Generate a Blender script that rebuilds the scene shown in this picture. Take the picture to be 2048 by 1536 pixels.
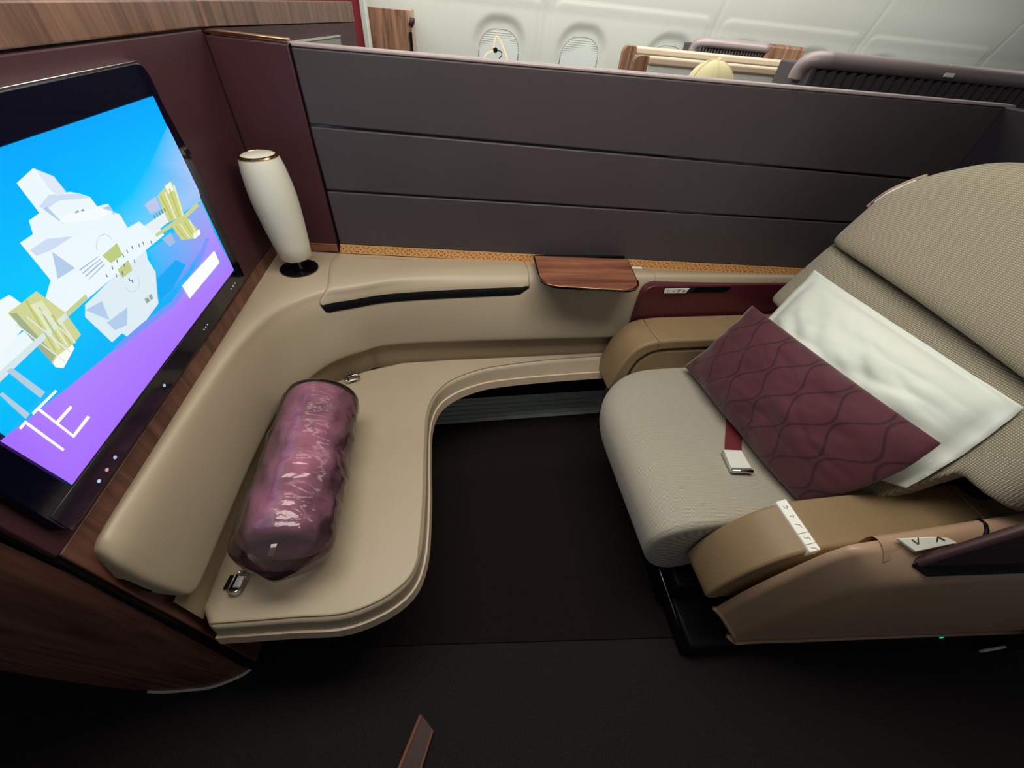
import bpy, bmesh, math, random
from mathutils import Vector, Matrix, noise
random.seed(4)
scene = bpy.context.scene
COL = scene.collection
for o in list(bpy.data.objects): bpy.data.objects.remove(o)

# ---------------------------------------------------------------- camera
cam_data = bpy.data.cameras.new('camera'); cam = bpy.data.objects.new('camera', cam_data); COL.objects.link(cam)
cam_data.sensor_width = 36.0; cam_data.lens = 769/2048*36; cam_data.clip_start = .01
# columns: right, up, back of the camera (a wide phone lens held high in the aisle, tipped 45 degrees down)
cam.matrix_world = Matrix(((0.9878453, 0.0399523, -0.15021812, 0), (-0.13493134, 0.70018426, -0.70109596, 0),
                           (0.07716996, 0.71284347, 0.69706454, 1.5), (0, 0, 0, 1)))
scene.camera = cam
# ---------------------------------------------------------------- world, lights, exposure
world = bpy.data.worlds.new('cabin_ambient'); scene.world = world; world.use_nodes = True
world.node_tree.nodes['Background'].inputs[0].default_value = (.93, .97, 1, 1)
world.node_tree.nodes['Background'].inputs[1].default_value = .12
def area(name, loc, target, sx, sy, power, col):
    d = bpy.data.lights.new(name, 'AREA'); d.shape = 'RECTANGLE'; d.size = sx; d.size_y = sy; d.energy = power; d.color = col
    o = bpy.data.objects.new(name, d); COL.objects.link(o); o.location = loc
    o.rotation_euler = (Vector(target)-Vector(loc)).to_track_quat('-Z', 'Y').to_euler(); return o
area('ceiling_light_suite', (.15, .72, 2.2), (.15, .74, 0), 1.9, .6, 28, (1, .95, .865))
area('ceiling_light_middle', (.6, 2.4, 2.2), (.6, 2.4, 0), 3.4, .8, 26, (1, .97, .90))
area('sidewall_wash_light', (1.4, 2.95, 2.15), (1.6, 4.0, 1.3), 6.5, .3, 47, (1, 1, .96))
vs = scene.view_settings; vs.view_transform = 'Standard'; vs.look = 'None'; vs.exposure = 0; vs.gamma = 1; vs.use_curve_mapping = False

# ---------------------------------------------------------------- materials
def srgb(r, g, b):
    f = lambda c: (c/255/12.92) if c <= 10 else ((c/255+.055)/1.055)**2.4
    return (f(r), f(g), f(b), 1)
MATS = {}
def mat(name, col, rough=.5, metal=0, spec=.5, bump=None, vary=0, vscale=6, coat=0, sheen=0, stretch=(1, 1, 1)):
    m = bpy.data.materials.new(name); m.use_nodes = True; n = m.node_tree.nodes; l = m.node_tree.links; p = n['Principled BSDF']
    p.inputs['Base Color'].default_value = col; p.inputs['Roughness'].default_value = rough; p.inputs['Metallic'].default_value = metal
    p.inputs['Specular IOR Level'].default_value = spec; p.inputs['Coat Weight'].default_value = coat; p.inputs['Sheen Weight'].default_value = sheen
    tc = n.new('ShaderNodeTexCoord'); mp = n.new('ShaderNodeMapping'); mp.inputs['Scale'].default_value = stretch
    l.new(tc.outputs['Object'], mp.inputs[0])
    if vary:
        t = n.new('ShaderNodeTexNoise'); t.inputs['Scale'].default_value = vscale; t.inputs['Detail'].default_value = 5
        l.new(mp.outputs[0], t.inputs[0])
        r = n.new('ShaderNodeValToRGB'); r.color_ramp.elements[0].position = .3; r.color_ramp.elements[1].position = .7
        r.color_ramp.elements[0].color = tuple(c*(1-vary) for c in col[:3])+(1,); r.color_ramp.elements[1].color = tuple(min(1, c*(1+vary)) for c in col[:3])+(1,)
        l.new(t.outputs[0], r.inputs[0]); l.new(r.outputs[0], p.inputs['Base Color'])
    if bump:
        kind, sc, st, dist = bump
        if kind == 'leather': t = n.new('ShaderNodeTexVoronoi'); t.feature = 'DISTANCE_TO_EDGE'
        else: t = n.new('ShaderNodeTexNoise'); t.inputs['Detail'].default_value = 4
        t.inputs['Scale'].default_value = sc; l.new(tc.outputs['Object'], t.inputs['Vector'])
        b = n.new('ShaderNodeBump'); b.inputs['Strength'].default_value = st; b.inputs['Distance'].default_value = dist
        l.new(t.outputs['Distance' if kind == 'leather' else 0], b.inputs['Height']); l.new(b.outputs[0], p.inputs['Normal'])
    MATS[name] = m; return m
def wood(name, dark, light, axis, rough=.42, scale=1.0):
    m = mat(name, light, rough); n = m.node_tree.nodes; l = m.node_tree.links; p = n['Principled BSDF']
    tc = n.new('ShaderNodeTexCoord'); mp = n.new('ShaderNodeMapping'); s = [22*scale]*3; s[axis] = 1.6*scale; mp.inputs['Scale'].default_value = s
    t = n.new('ShaderNodeTexNoise'); t.inputs['Scale'].default_value = 1.6; t.inputs['Detail'].default_value = 8; t.inputs['Roughness'].default_value = .62; t.inputs['Distortion'].default_value = .5
    r = n.new('ShaderNodeValToRGB'); e = r.color_ramp.elements; e[0].position = .32; e[0].color = dark; e[1].position = .66; e[1].color = light
    l.new(tc.outputs['Object'], mp.inputs[0]); l.new(mp.outputs[0], t.inputs[0]); l.new(t.outputs[0], r.inputs[0]); l.new(r.outputs[0], p.inputs['Base Color'])
    b = n.new('ShaderNodeBump'); b.inputs['Strength'].default_value = .08; b.inputs['Distance'].default_value = .002; l.new(t.outputs[0], b.inputs['Height']); l.new(b.outputs[0], p.inputs['Normal'])
    return m
def fabric(name, c0, c1, scale, rough=.9):
    """basket weave: two crossed families of threads, in relief and colour"""
    m = mat(name, c1, rough, sheen=.25, spec=.2); n = m.node_tree.nodes; l = m.node_tree.links; p = n['Principled BSDF']
    tc = n.new('ShaderNodeTexCoord'); outs = []
    for ang in (0, 90):
        w = n.new('ShaderNodeTexWave'); w.inputs['Scale'].default_value = scale; w.inputs['Distortion'].default_value = .6; w.inputs['Detail'].default_value = 1
        mp = n.new('ShaderNodeMapping'); mp.inputs['Rotation'].default_value = (0, 0, math.radians(ang+8)); l.new(tc.outputs['UV'], mp.inputs[0]); l.new(mp.outputs[0], w.inputs[0]); outs.append(w)
    mx = n.new('ShaderNodeMath'); mx.operation = 'MULTIPLY'; l.new(outs[0].outputs['Fac'], mx.inputs[0]); l.new(outs[1].outputs['Fac'], mx.inputs[1])
    r = n.new('ShaderNodeValToRGB'); r.color_ramp.elements[0].color = c0; r.color_ramp.elements[1].color = c1; r.color_ramp.elements[1].position = .55
    l.new(mx.outputs[0], r.inputs[0]); l.new(r.outputs[0], p.inputs['Base Color'])
    b = n.new('ShaderNodeBump'); b.inputs['Strength'].default_value = .5; b.inputs['Distance'].default_value = .002; l.new(mx.outputs[0], b.inputs['Height']); l.new(b.outputs[0], p.inputs['Normal'])
    return m
def emit(name, col, strength):
    m = bpy.data.materials.new(name); m.use_nodes = True; n = m.node_tree.nodes; p = n['Principled BSDF']
    p.inputs['Base Color'].default_value = (0, 0, 0, 1); p.inputs['Emission Color'].default_value = col; p.inputs['Emission Strength'].default_value = strength
    MATS[name] = m; return m

LEATHER = mat('beige_leather', srgb(174, 159, 134), .42, spec=.45, bump=('leather', 420, .12, .0006), vary=.05, vscale=3)
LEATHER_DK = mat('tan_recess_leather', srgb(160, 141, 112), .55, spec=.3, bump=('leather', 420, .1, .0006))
ARM = mat('caramel_leather', srgb(141, 119, 87), .5, spec=.35, bump=('leather', 420, .15, .0006), vary=.06)
SHELL = mat('rose_beige_shell', srgb(170, 140, 114), .38, spec=.5)
FABRIC = fabric('taupe_weave', srgb(148, 141, 124), srgb(208, 202, 186), 80)
FABRIC2 = fabric('taupe_weave_coarse', srgb(134, 126, 106), srgb(180, 171, 148), 60)
FABRIC3 = fabric('taupe_weave_back', srgb(124, 116, 98), srgb(188, 181, 160), 64)
BURG = mat('burgundy_leather', srgb(69, 38, 44), .5, spec=.35, bump=('leather', 500, .1, .0005), vary=.06)
BURG_GLOSS = mat('burgundy_lacquer', srgb(80, 30, 40), .3, spec=.5)
BOARD = mat('umber_board', srgb(67, 60, 62), .5, spec=.45, bump=('noise', 300, .05, .0005), vary=.05)
NAVY = mat('dark_navy_panel', srgb(24, 22, 30), .6)
DOORB = mat('dark_burgundy_panel', srgb(58, 30, 34), .5)
BLACK = mat('black_plastic', srgb(11, 10, 12), .55, spec=.15)
GLOSSBLK = mat('gloss_black', srgb(6, 7, 12), .08, spec=.6)
CARPET = mat('charcoal_carpet', srgb(43, 38, 39), .95, spec=.1, bump=('noise', 500, .8, .004), vary=.35, vscale=260)
CARPET2 = mat('brown_black_carpet', srgb(33, 27, 26), .95, spec=.1, bump=('noise', 600, .8, .003), vary=.3, vscale=300)
WOODV = wood('walnut_upright', srgb(92, 60, 46), srgb(166, 124, 96), 2)
WOODB = wood('walnut_band', srgb(80, 54, 43), srgb(138, 102, 82), 2)
WOODC = wood('walnut_cabinet', srgb(72, 42, 35), srgb(126, 82, 66), 2, .45)
WOODT = wood('walnut_table', srgb(92, 52, 38), srgb(160, 104, 78), 0, .4, .55)
CHROME = mat('chrome', (.75, .75, .72, 1), .18, 1)
BRUSHED = mat('brushed_metal', (.62, .62, .58, 1), .35, 1)
RAIL = mat('pale_beige_rail', srgb(212, 190, 164), .4)
GLOWGLASS = mat('bezel_glass_glow_tint', srgb(8, 10, 30), .1, spec=.6)  # black bezel glass; the navy tint paints in glare from the screen
STEEL = mat('satin_steel', srgb(240, 240, 228), .3, .1)
GOLD = mat('rose_gold', srgb(205, 160, 120), .22, 1)
WHITEP = mat('white_plastic', srgb(226, 226, 214), .35)
IVORY = mat('ivory_lamp_shade', srgb(222, 220, 202), .42, spec=.5)
INK = mat('grey_ink', srgb(110, 110, 106), .6)
LINER = mat('cabin_liner', srgb(214, 216, 206), .55, vary=.02, vscale=1)
SHADE = mat('window_shade', srgb(212, 218, 214), .6)
SLAT = mat('grey_green_metal', srgb(182, 190, 178), .5, .1)
COTTON = mat('white_cotton', srgb(222, 229, 218), .85, spec=.2, sheen=.2, bump=('noise', 900, .15, .001))
CREAM = mat('cream_cap_cloth', srgb(236, 226, 178), .85, bump=('noise', 500, .3, .001))
SKIN = mat('skin', srgb(186, 140, 112), .55)
SHIRT = mat('grey_shirt', srgb(88, 90, 96), .9)
MAUVE = mat('mauve_metallic', srgb(172, 156, 156), .4, .2)
RIBM = mat('dark_ribbed_fabric', srgb(86, 80, 84), .8)
REDC = mat('red_wall_fabric', srgb(150, 44, 58), .8)
GREYP = mat('grey_glass', srgb(120, 124, 116), .2)
STRAPM = mat('burgundy_webbing', srgb(104, 30, 38), .7, bump=('noise', 700, .3, .001))
BRSTRAP = mat('brown_leather', srgb(56, 30, 21), .6)
BRSTRAP_E = mat('copper_edge', srgb(134, 88, 70), .45)

# velvet of the bolster: crushed pile, patches of darker nap
VELVET = mat('plum_velvet', srgb(146, 92, 112), .8, sheen=.5, vary=.45, vscale=12, bump=('noise', 30, .25, .006))
# polythene: thin clear film, glossy by Fresnel
PLASTIC = bpy.data.materials.new('clear_polythene'); PLASTIC.use_nodes = True
_n = PLASTIC.node_tree.nodes; _l = PLASTIC.node_tree.links; _n.remove(_n['Principled BSDF'])
_t = _n.new('ShaderNodeBsdfTransparent'); _t.inputs[0].default_value = (.96, .95, .96, 1)
_g = _n.new('ShaderNodeBsdfGlossy'); _g.inputs['Roughness'].default_value = .07; _g.inputs[0].default_value = (1, 1, 1, 1)
_f = _n.new('ShaderNodeFresnel'); _f.inputs[0].default_value = 1.55; _x = _n.new('ShaderNodeMixShader')
_no = _n.new('ShaderNodeTexNoise'); _no.inputs['Scale'].default_value = 13; _no.inputs['Detail'].default_value = 3; _no.inputs['Distortion'].default_value = 1.2
_tc = _n.new('ShaderNodeTexCoord'); _mp = _n.new('ShaderNodeMapping'); _mp.inputs['Scale'].default_value = (1, 1.6, 1)
_l.new(_tc.outputs['Object'], _mp.inputs[0]); _l.new(_mp.outputs[0], _no.inputs[0])
_b = _n.new('ShaderNodeBump'); _b.inputs['Strength'].default_value = .4; _b.inputs['Distance'].default_value = .006; _l.new(_no.outputs[0], _b.inputs['Height'])
_l.new(_b.outputs[0], _g.inputs['Normal']); _l.new(_b.outputs[0], _f.inputs['Normal'])
_l.new(_f.outputs[0], _x.inputs[0]); _l.new(_t.outputs[0], _x.inputs[1]); _l.new(_g.outputs[0], _x.inputs[2]); _l.new(_x.outputs[0], _n['Material Output'].inputs[0])

# ogee print of the burgundy cushion (flat print): mirrored sine lines
OGEE = mat('burgundy_ogee_cloth', srgb(104, 54, 68), .75, sheen=.3, spec=.25, bump=('noise', 700, .12, .001))
def _math(n, l, op, a, b=None):
    q = n.new('ShaderNodeMath'); q.operation = op
    for i, v in enumerate((a, b)):
        if v is None: continue
        if isinstance(v, (int, float)): q.inputs[i].default_value = v
        else: l.new(v, q.inputs[i])
    return q.outputs[0]
def ogee_nodes(m, base, line, nu, nv, amp, width):
    n = m.node_tree.nodes; l = m.node_tree.links
    tc = n.new('ShaderNodeTexCoord'); sp = n.new('ShaderNodeSeparateXYZ'); l.new(tc.outputs['UV'], sp.inputs[0])
    x = _math(n, l, 'MULTIPLY', sp.outputs[0], nu); v = _math(n, l, 'MULTIPLY', sp.outputs[1], nv*2*math.pi)
    s = _math(n, l, 'MULTIPLY', _math(n, l, 'SINE', v), amp); ds = []
    for sign, off in (('SUBTRACT', 0), ('ADD', -1)):
        e = _math(n, l, sign, _math(n, l, 'ADD', x, off), s)
        fr = _math(n, l, 'FRACT', _math(n, l, 'ADD', _math(n, l, 'MULTIPLY', e, .5), 10.5))
        ds.append(_math(n, l, 'MULTIPLY', _math(n, l, 'ABSOLUTE', _math(n, l, 'SUBTRACT', fr, .5)), 2))
    d = _math(n, l, 'MINIMUM', ds[0], ds[1])
    mr = n.new('ShaderNodeMapRange'); mr.interpolation_type = 'SMOOTHSTEP'; mr.inputs[1].default_value = width*.5; mr.inputs[2].default_value = width; l.new(d, mr.inputs[0])
    mx = n.new('ShaderNodeMix'); mx.data_type = 'RGBA'; mx.inputs[6].default_value = line; mx.inputs[7].default_value = base
    l.new(mr.outputs[0], mx.inputs[0]); l.new(mx.outputs[2], n['Principled BSDF'].inputs['Base Color'])
ogee_nodes(OGEE, srgb(84, 40, 49), srgb(57, 25, 34), 11.0, 1.9, .40, .085)

# gilt lattice strip at the foot of the partition: rows of crosses and dots engraved in the metal
LATTICE = mat('gilt_lattice', srgb(214, 158, 96), .4, .35)
def lattice_nodes(m):
    n = m.node_tree.nodes; l = m.node_tree.links
    tc = n.new('ShaderNodeTexCoord'); sp = n.new('ShaderNodeSeparateXYZ'); l.new(tc.outputs['UV'], sp.inputs[0])
    fx = _math(n, l, 'SUBTRACT', _math(n, l, 'FRACT', sp.outputs[0]), .5); fy = _math(n, l, 'SUBTRACT', sp.outputs[1], .5)
    fx = _math(n, l, 'MULTIPLY', fx, 2.0); ax = _math(n, l, 'ABSOLUTE', fx); ay = _math(n, l, 'ABSOLUTE', fy)
    cross = _math(n, l, 'ABSOLUTE', _math(n, l, 'SUBTRACT', ax, ay))
    inside = _math(n, l, 'MULTIPLY', _math(n, l, 'LESS_THAN', cross, .05), _math(n, l, 'GREATER_THAN', ax, .10))
    inside = _math(n, l, 'MULTIPLY', inside, _math(n, l, 'LESS_THAN', ay, .42))
    dx = _math(n, l, 'SUBTRACT', ax, .62)
    dd = _math(n, l, 'SQRT', _math(n, l, 'ADD', _math(n, l, 'POWER', dx, 2), _math(n, l, 'POWER', ay, 2)))
    dot = _math(n, l, 'LESS_THAN', dd, .08)
    dy = _math(n, l, 'SUBTRACT', ay, .26); d2 = _math(n, l, 'SQRT', _math(n, l, 'ADD', _math(n, l, 'POWER', _math(n, l, 'SUBTRACT', ax, .88), 2), _math(n, l, 'POWER', dy, 2)))
    k = _math(n, l, 'MAXIMUM', inside, _math(n, l, 'MAXIMUM', dot, _math(n, l, 'LESS_THAN', d2, .08)))
    mx = n.new('ShaderNodeMix'); mx.data_type = 'RGBA'; mx.inputs[6].default_value = srgb(232, 178, 118); mx.inputs[7].default_value = srgb(128, 78, 36)
    l.new(k, mx.inputs[0]); l.new(mx.outputs[2], n['Principled BSDF'].inputs['Base Color'])
    b = n.new('ShaderNodeBump'); b.inputs['Strength'].default_value = .6; b.inputs['Distance'].default_value = .001; b.invert = True
    l.new(k, b.inputs['Height']); l.new(b.outputs[0], n['Principled BSDF'].inputs['Normal'])
lattice_nodes(LATTICE)

# ---------------------------------------------------------------- helpers
def thing(name, label, cat, loc, group=None):
    o = bpy.data.objects.new(name, None); COL.objects.link(o); o.location = loc; o.empty_display_size = .05
    o['label'] = label; o['category'] = cat
    if group: o['group'] = group
    return o
def tag(o, label, cat, group=None):
    o['label'] = label; o['category'] = cat
    if group: o['group'] = group
    return o
def structure(o, label, cat=None):
    o['kind'] = 'structure'; o['label'] = label; o['category'] = cat or o.name.split('_')[0]; return o
def obj(name, verts, faces, m, parent=None, smooth=False, bevel=0, seg=2, sub=0, uv=None, label=None, angle=35):
    me = bpy.data.meshes.new(name); me.from_pydata([tuple(v) for v in verts], [], [tuple(f) for f in faces]); me.update()
    if uv:
        ul = me.uv_layers.new(name='UVMap')
        for lp in me.loops: ul.data[lp.index].uv = uv[lp.vertex_index]
    bm = bmesh.new(); bm.from_mesh(me); bmesh.ops.recalc_face_normals(bm, faces=bm.faces)
    bm.to_mesh(me); bm.free()
    me.materials.append(m)
    o = bpy.data.objects.new(name, me); COL.objects.link(o)
    if bevel:
        b = o.modifiers.new('bevel', 'BEVEL'); b.width = bevel; b.segments = seg; b.limit_method = 'ANGLE'; b.angle_limit = math.radians(angle)
    if sub:
        s = o.modifiers.new('sub', 'SUBSURF'); s.levels = sub; s.render_levels = sub
    if smooth or bevel:
        for p in me.polygons: p.use_smooth = True
        if bevel:
            try: me.set_sharp_from_angle(angle=math.radians(50))
            except Exception: pass
    if parent:
        o.parent = parent
        if parent.type == 'EMPTY': o.matrix_parent_inverse = Matrix.Translation(-Vector(parent.location))
    if label: o['label'] = label
    return o
def box(name, lo, hi, m, parent=None, bevel=.003, seg=2, label=None):
    (a, b, c), (d, e, f) = lo, hi
    v = [(a, b, c), (d, b, c), (d, e, c), (a, e, c), (a, b, f), (d, b, f), (d, e, f), (a, e, f)]
    return obj(name, v, [(0, 3, 2, 1), (4, 5, 6, 7), (0, 1, 5, 4), (1, 2, 6, 5), (2, 3, 7, 6), (3, 0, 4, 7)], m, parent, bevel=bevel, seg=seg, label=label)
def prism(name, pts, off, m, parent=None, bevel=0, seg=2, smooth=False, label=None):
    """polygon of 3-D points extruded by the vector off"""
    n = len(pts); off = Vector(off); v = [Vector(p) for p in pts]+[Vector(p)+off for p in pts]
    f = [tuple(range(n)), tuple(range(2*n-1, n-1, -1))]+[(i, (i+1) % n, n+(i+1) % n, n+i) for i in range(n)]
    return obj(name, v, f, m, parent, bevel=bevel, seg=seg, smooth=smooth, label=label)
def catmull(pts, per, closed=False):
    P = [Vector(p) for p in pts]; out = []; n = len(P); segs = n if closed else n-1
    for i in range(segs):
        g = lambda k: P[k % n] if closed else P[max(0, min(n-1, k))]
        a, b, c, d = g(i-1), g(i), g(i+1), g(i+2)
        for j in range(per):
            t = j/per
            out.append(.5*((2*b)+(c-a)*t+(2*a-5*b+4*c-d)*t*t+(-a+3*b-3*c+d)*t**3))
    if not closed: out.append(P[-1])
    return out
def grid(rows, cu=False, cv=False):
    """verts, faces, uv (metres) of a lofted grid; cv closes each row, cu closes the stack of rows"""
    nr, nc = len(rows), len(rows[0]); v = [p for r in rows for p in r]; f = []
    for i in range(nr if cu else nr-1):
        for j in range(nc if cv else nc-1):
            f.append((i*nc+j, i*nc+(j+1) % nc, ((i+1) % nr)*nc+(j+1) % nc, ((i+1) % nr)*nc+j))
    uv = []; cumv = 0
    for i, r in enumerate(rows):
        if i: cumv += (Vector(rows[i][nc//2])-Vector(rows[i-1][nc//2])).length
        cu_ = 0
        for j, p in enumerate(r):
            if j: cu_ += (Vector(rows[nr//2][j])-Vector(rows[nr//2][j-1])).length
            uv.append((cu_, cumv))
    return v, f, uv
def tube(name, path, r, m, parent=None, n=8, closed=False, label=None, caps=True):
    P = [Vector(p) for p in path]; rows = []; up = Vector((.13, .31, .94)).normalized()
    for i, p in enumerate(P):
        a = P[(i-1) % len(P)] if (closed or i) else p; b = P[(i+1) % len(P)] if (closed or i < len(P)-1) else p
        t = (b-a).normalized(); s = t.cross(up)
        if s.length < 1e-4: s = t.cross(Vector((1, 0, 0)))
        s.normalize(); w = t.cross(s); rr = r[i] if isinstance(r, (list, tuple)) else r
        rows.append([p+s*math.cos(2*math.pi*k/n)*rr+w*math.sin(2*math.pi*k/n)*rr for k in range(n)])
    v, f, _ = grid(rows, cu=closed, cv=True)
    if not closed and caps: f += [tuple(range(n))[::-1], tuple(range(len(v)-n, len(v)))]
    return obj(name, v, f, m, parent, smooth=True, label=label)
def lathe(name, prof, loc, m, parent=None, n=40, label=None):
    """prof: (radius, z) pairs round the vertical through loc"""
    rows = [[(loc[0]+r*math.cos(2*math.pi*k/n), loc[1]+r*math.sin(2*math.pi*k/n), loc[2]+z) for k in range(n)] for r, z in prof]
    v, f, _ = grid(rows, cv=True); f += [tuple(range(n))[::-1], tuple(range(len(v)-n, len(v)))]
    o = obj(name, v, f, m, parent, smooth=True, label=label)
    try: o.data.set_sharp_from_angle(angle=math.radians(45))
    except Exception: pass
    return o
def rrect(cx, cy, w, h, r, n=6):
    out = []
    for sx, sy, a0 in ((1, 1, 0), (-1, 1, 90), (-1, -1, 180), (1, -1, 270)):
        for k in range(n+1):
            a = math.radians(a0+90*k/n); out.append((cx+sx*(w/2-r)+r*math.cos(a), cy+sy*(h/2-r)+r*math.sin(a)))
    return out
def round_poly(pts, rad, n=5):
    """2-D polygon with its corners rounded; rad: one radius or one per corner"""
    out = []; N = len(pts)
    for i, p in enumerate(pts):
        r = rad[i] if isinstance(rad, (list, tuple)) else rad
        P = Vector(p); A = (Vector(pts[i-1])-P); B = (Vector(pts[(i+1) % N])-P)
        if r <= 0: out.append(tuple(P)); continue
        r = min(r, A.length*.48, B.length*.48); a = P+A.normalized()*r; b = P+B.normalized()*r
        for k in range(n+1):
            t = k/n; out.append(tuple(a*(1-t)**2+P*2*t*(1-t)+b*t*t))
    return out
def smooth01(a, b, x):
    t = max(0, min(1, (x-a)/(b-a))); return t*t*(3-2*t)
def lerp(a, b, t): return a+(b-a)*t
# one body mesh: shirt below the collar, skin above it and at the hands
def clothe(m):
    n = m.node_tree.nodes; l = m.node_tree.links; g = n.new('ShaderNodeTexCoord'); sp = n.new('ShaderNodeSeparateXYZ'); l.new(g.outputs['Object'], sp.inputs[0])
    k = _math(n, l, 'MAXIMUM', _math(n, l, 'GREATER_THAN', sp.outputs[2], 1.11), _math(n, l, 'MULTIPLY', _math(n, l, 'LESS_THAN', sp.outputs[0], .985), _math(n, l, 'GREATER_THAN', sp.outputs[2], .62)))
    mx = n.new('ShaderNodeMix'); mx.data_type = 'RGBA'; mx.inputs[6].default_value = srgb(88, 90, 96); mx.inputs[7].default_value = srgb(186, 140, 112)
    l.new(k, mx.inputs[0]); l.new(mx.outputs[2], n['Principled BSDF'].inputs['Base Color'])
clothe(SHIRT)

# ================================================================ THE SETTING
fl = obj('floor', [(-3, -1.2, 0), (6, -1.2, 0), (6, 4.3, 0), (-3, 4.3, 0), (-3, -1.2, -.05), (6, -1.2, -.05), (6, 4.3, -.05), (-3, 4.3, -.05)],
         [(0, 1, 2, 3), (7, 6, 5, 4), (0, 4, 5, 1), (1, 5, 6, 2), (2, 6, 7, 3), (3, 7, 4, 0)], CARPET)
structure(fl, 'dark charcoal carpet of the aisle and cabin floor')
prism('carpet_panel', [(-.66, .366, .001), (-.126, .321, .001), (.771, .235, .001), (.771, 1.26, .001), (-.66, 1.26, .001)], (0, 0, .006), CARPET2, fl, bevel=.002, label='brown-black carpet inlay of the footwell')
ce = box('ceiling', (-3, -1.2, 2.35), (6, 3.75, 2.4), LINER, None, 0); structure(ce, 'pale cabin ceiling above the suites')

# far fuselage liner: height field with seams, raised panel borders and window reveals
WINX = [.46, 1.12, 1.86, 2.50, 3.16, 3.86]; WINZ = 1.165
SEAMX = [.80, 2.17, 3.54, 4.9]
def liner_y(z):
    pts = [(.0, 4.10), (.6, 4.06), (1.2, 4.0), (1.5, 3.93), (1.8, 3.82), (2.1, 3.62), (2.36, 3.3)]
    for (a, ya), (b, yb) in zip(pts, pts[1:]):
        if z <= b: return lerp(ya, yb, (z-a)/(b-a))
    return 3.3
def sd_rr(x, z, w, h, r):
    qx, qz = abs(x)-w+r, abs(z)-h+r
    return math.hypot(max(qx, 0), max(qz, 0))+min(max(qx, qz), 0)-r
def liner_off(x, z):
    o = 0
    for wx in WINX:
        if abs(x-wx) < .35:
            d = sd_rr(x-wx, z-(WINZ+.015), .165, .235, .13)
            o += .024*(1-smooth01(-.01, .055 if z > WINZ else .03, d))
    for s in SEAMX+[.2]:
        o += (.010 if s != .2 else .003)*max(0, 1-abs(x-s)/.018)
    # raised panels between the seams
    for a, b in zip([-.55]+SEAMX, SEAMX):
        d = sd_rr(x-(a+b)/2, z-.97, (b-a)/2-.06, .60, .05)
        o -= .007*(1-smooth01(-.012, .004, d))
    return o
xs = [-.62+.0145*i for i in range(int((5.6+.62)/.0145))]; zs = [.0, .4, .75]+[.9+.013*i for i in range(62)]+[1.72+.06*i for i in range(11)]
lv = [[(x, liner_y(z)+liner_off(x, z), z) for x in xs] for z in zs]
v, f, _ = grid(lv)
wb = obj('wall_back', v, f, LINER, smooth=True); structure(wb, 'white curved cabin side lining with window panels across the far aisle')
for i, wx in enumerate(WINX[:5]):
    y = liner_y(WINZ)+.03
    pl = [(wx+p[0], y+.0, WINZ+p[1]) for p in rrect(0, 0, .31, .42, .125, 8)]
    # lean with the lining
    pl = [(a, liner_y(c)+.024, c) for a, b, c in pl]
    w = prism('window_%d' % (i+1), [(a, b-.006, c) for a, b, c in pl], (0, .02, 0), SHADE, bevel=.003)
    ordn = ['nearest the front bulkhead, behind the glowing loop lamp', 'second from the front bulkhead', 'third from the front bulkhead, above the rounded wooden door ends', 'fourth from the front bulkhead, mostly behind the dark seat pod', 'fifth from the front bulkhead, behind the mauve rail'][i]
    structure(w, 'oval cabin window with its pleated shade down, '+ordn, 'window')
    k = 0; z = WINZ-.19
    while z < WINZ+.2:
        hw = .150-max(0, (abs(z-WINZ)-.09)/.115)**2.2*.075
        yy = liner_y(z)+.017
        prism('shade_pleat', [(wx-hw, yy, z), (wx+hw, yy, z), (wx+hw, yy-.004, z+.006), (wx-hw, yy-.004, z+.006)], (0, .004, .001), SHADE, w)
        z += .0135
    tube('shade_gasket', [(wx+p[0], liner_y(WINZ+p[1])+.019, WINZ+p[1]) for p in rrect(0, 0, .316, .426, .128, 7)], .003, GREYP, w, 6, closed=True)

# forward bulkhead: walnut below, burgundy leather field, walnut band on top
wl = box('wall_left', (-.70, .318, 0), (-.618, 1.50, 1.447), BLACK, None, .002); structure(wl, 'forward bulkhead of burgundy leather and walnut carrying the television')
box('wood_dado', (-.62, .327, .05), (-.612, 1.46, .842), WOODC, wl, .002)
box('leather_field', (-.62, .320, .845), (-.611, 1.46, 1.398), BURG, wl, .003)
box('wood_band', (-.64, .0, 1.402), (-.609, 1.475, 1.452), WOODB, wl, .003)
prism('wood_band_angled', [(-.609, 1.478, 1.402), (-.435, 2.85, 1.385), (-.435, 2.85, 1.46), (-.609, 1.478, 1.452)], (-.04, 0, 0), WOODB, wl, .002)
prism('leather_field_angled', [(-.612, 1.50, .5), (-.438, 2.85, .5), (-.438, 2.85, 1.383), (-.612, 1.50, 1.4)], (-.04, 0, 0), BURG, wl, .002)
mt = prism('monument_top', [(-1.6, .05, 1.40), (-.642, .0, 1.40), (-.642, 1.48, 1.40), (-.48, 2.84, 1.40), (-1.6, 2.84, 1.40)], (0, 0, .03), WOODB, wl, .003)
wf = box('wall_front', (-3.0, -1.2, 0), (-2.95, 4.1, 2.35), LINER, None, 0); structure(wf, 'pale forward cabin wall beyond the bulkhead')
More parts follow.
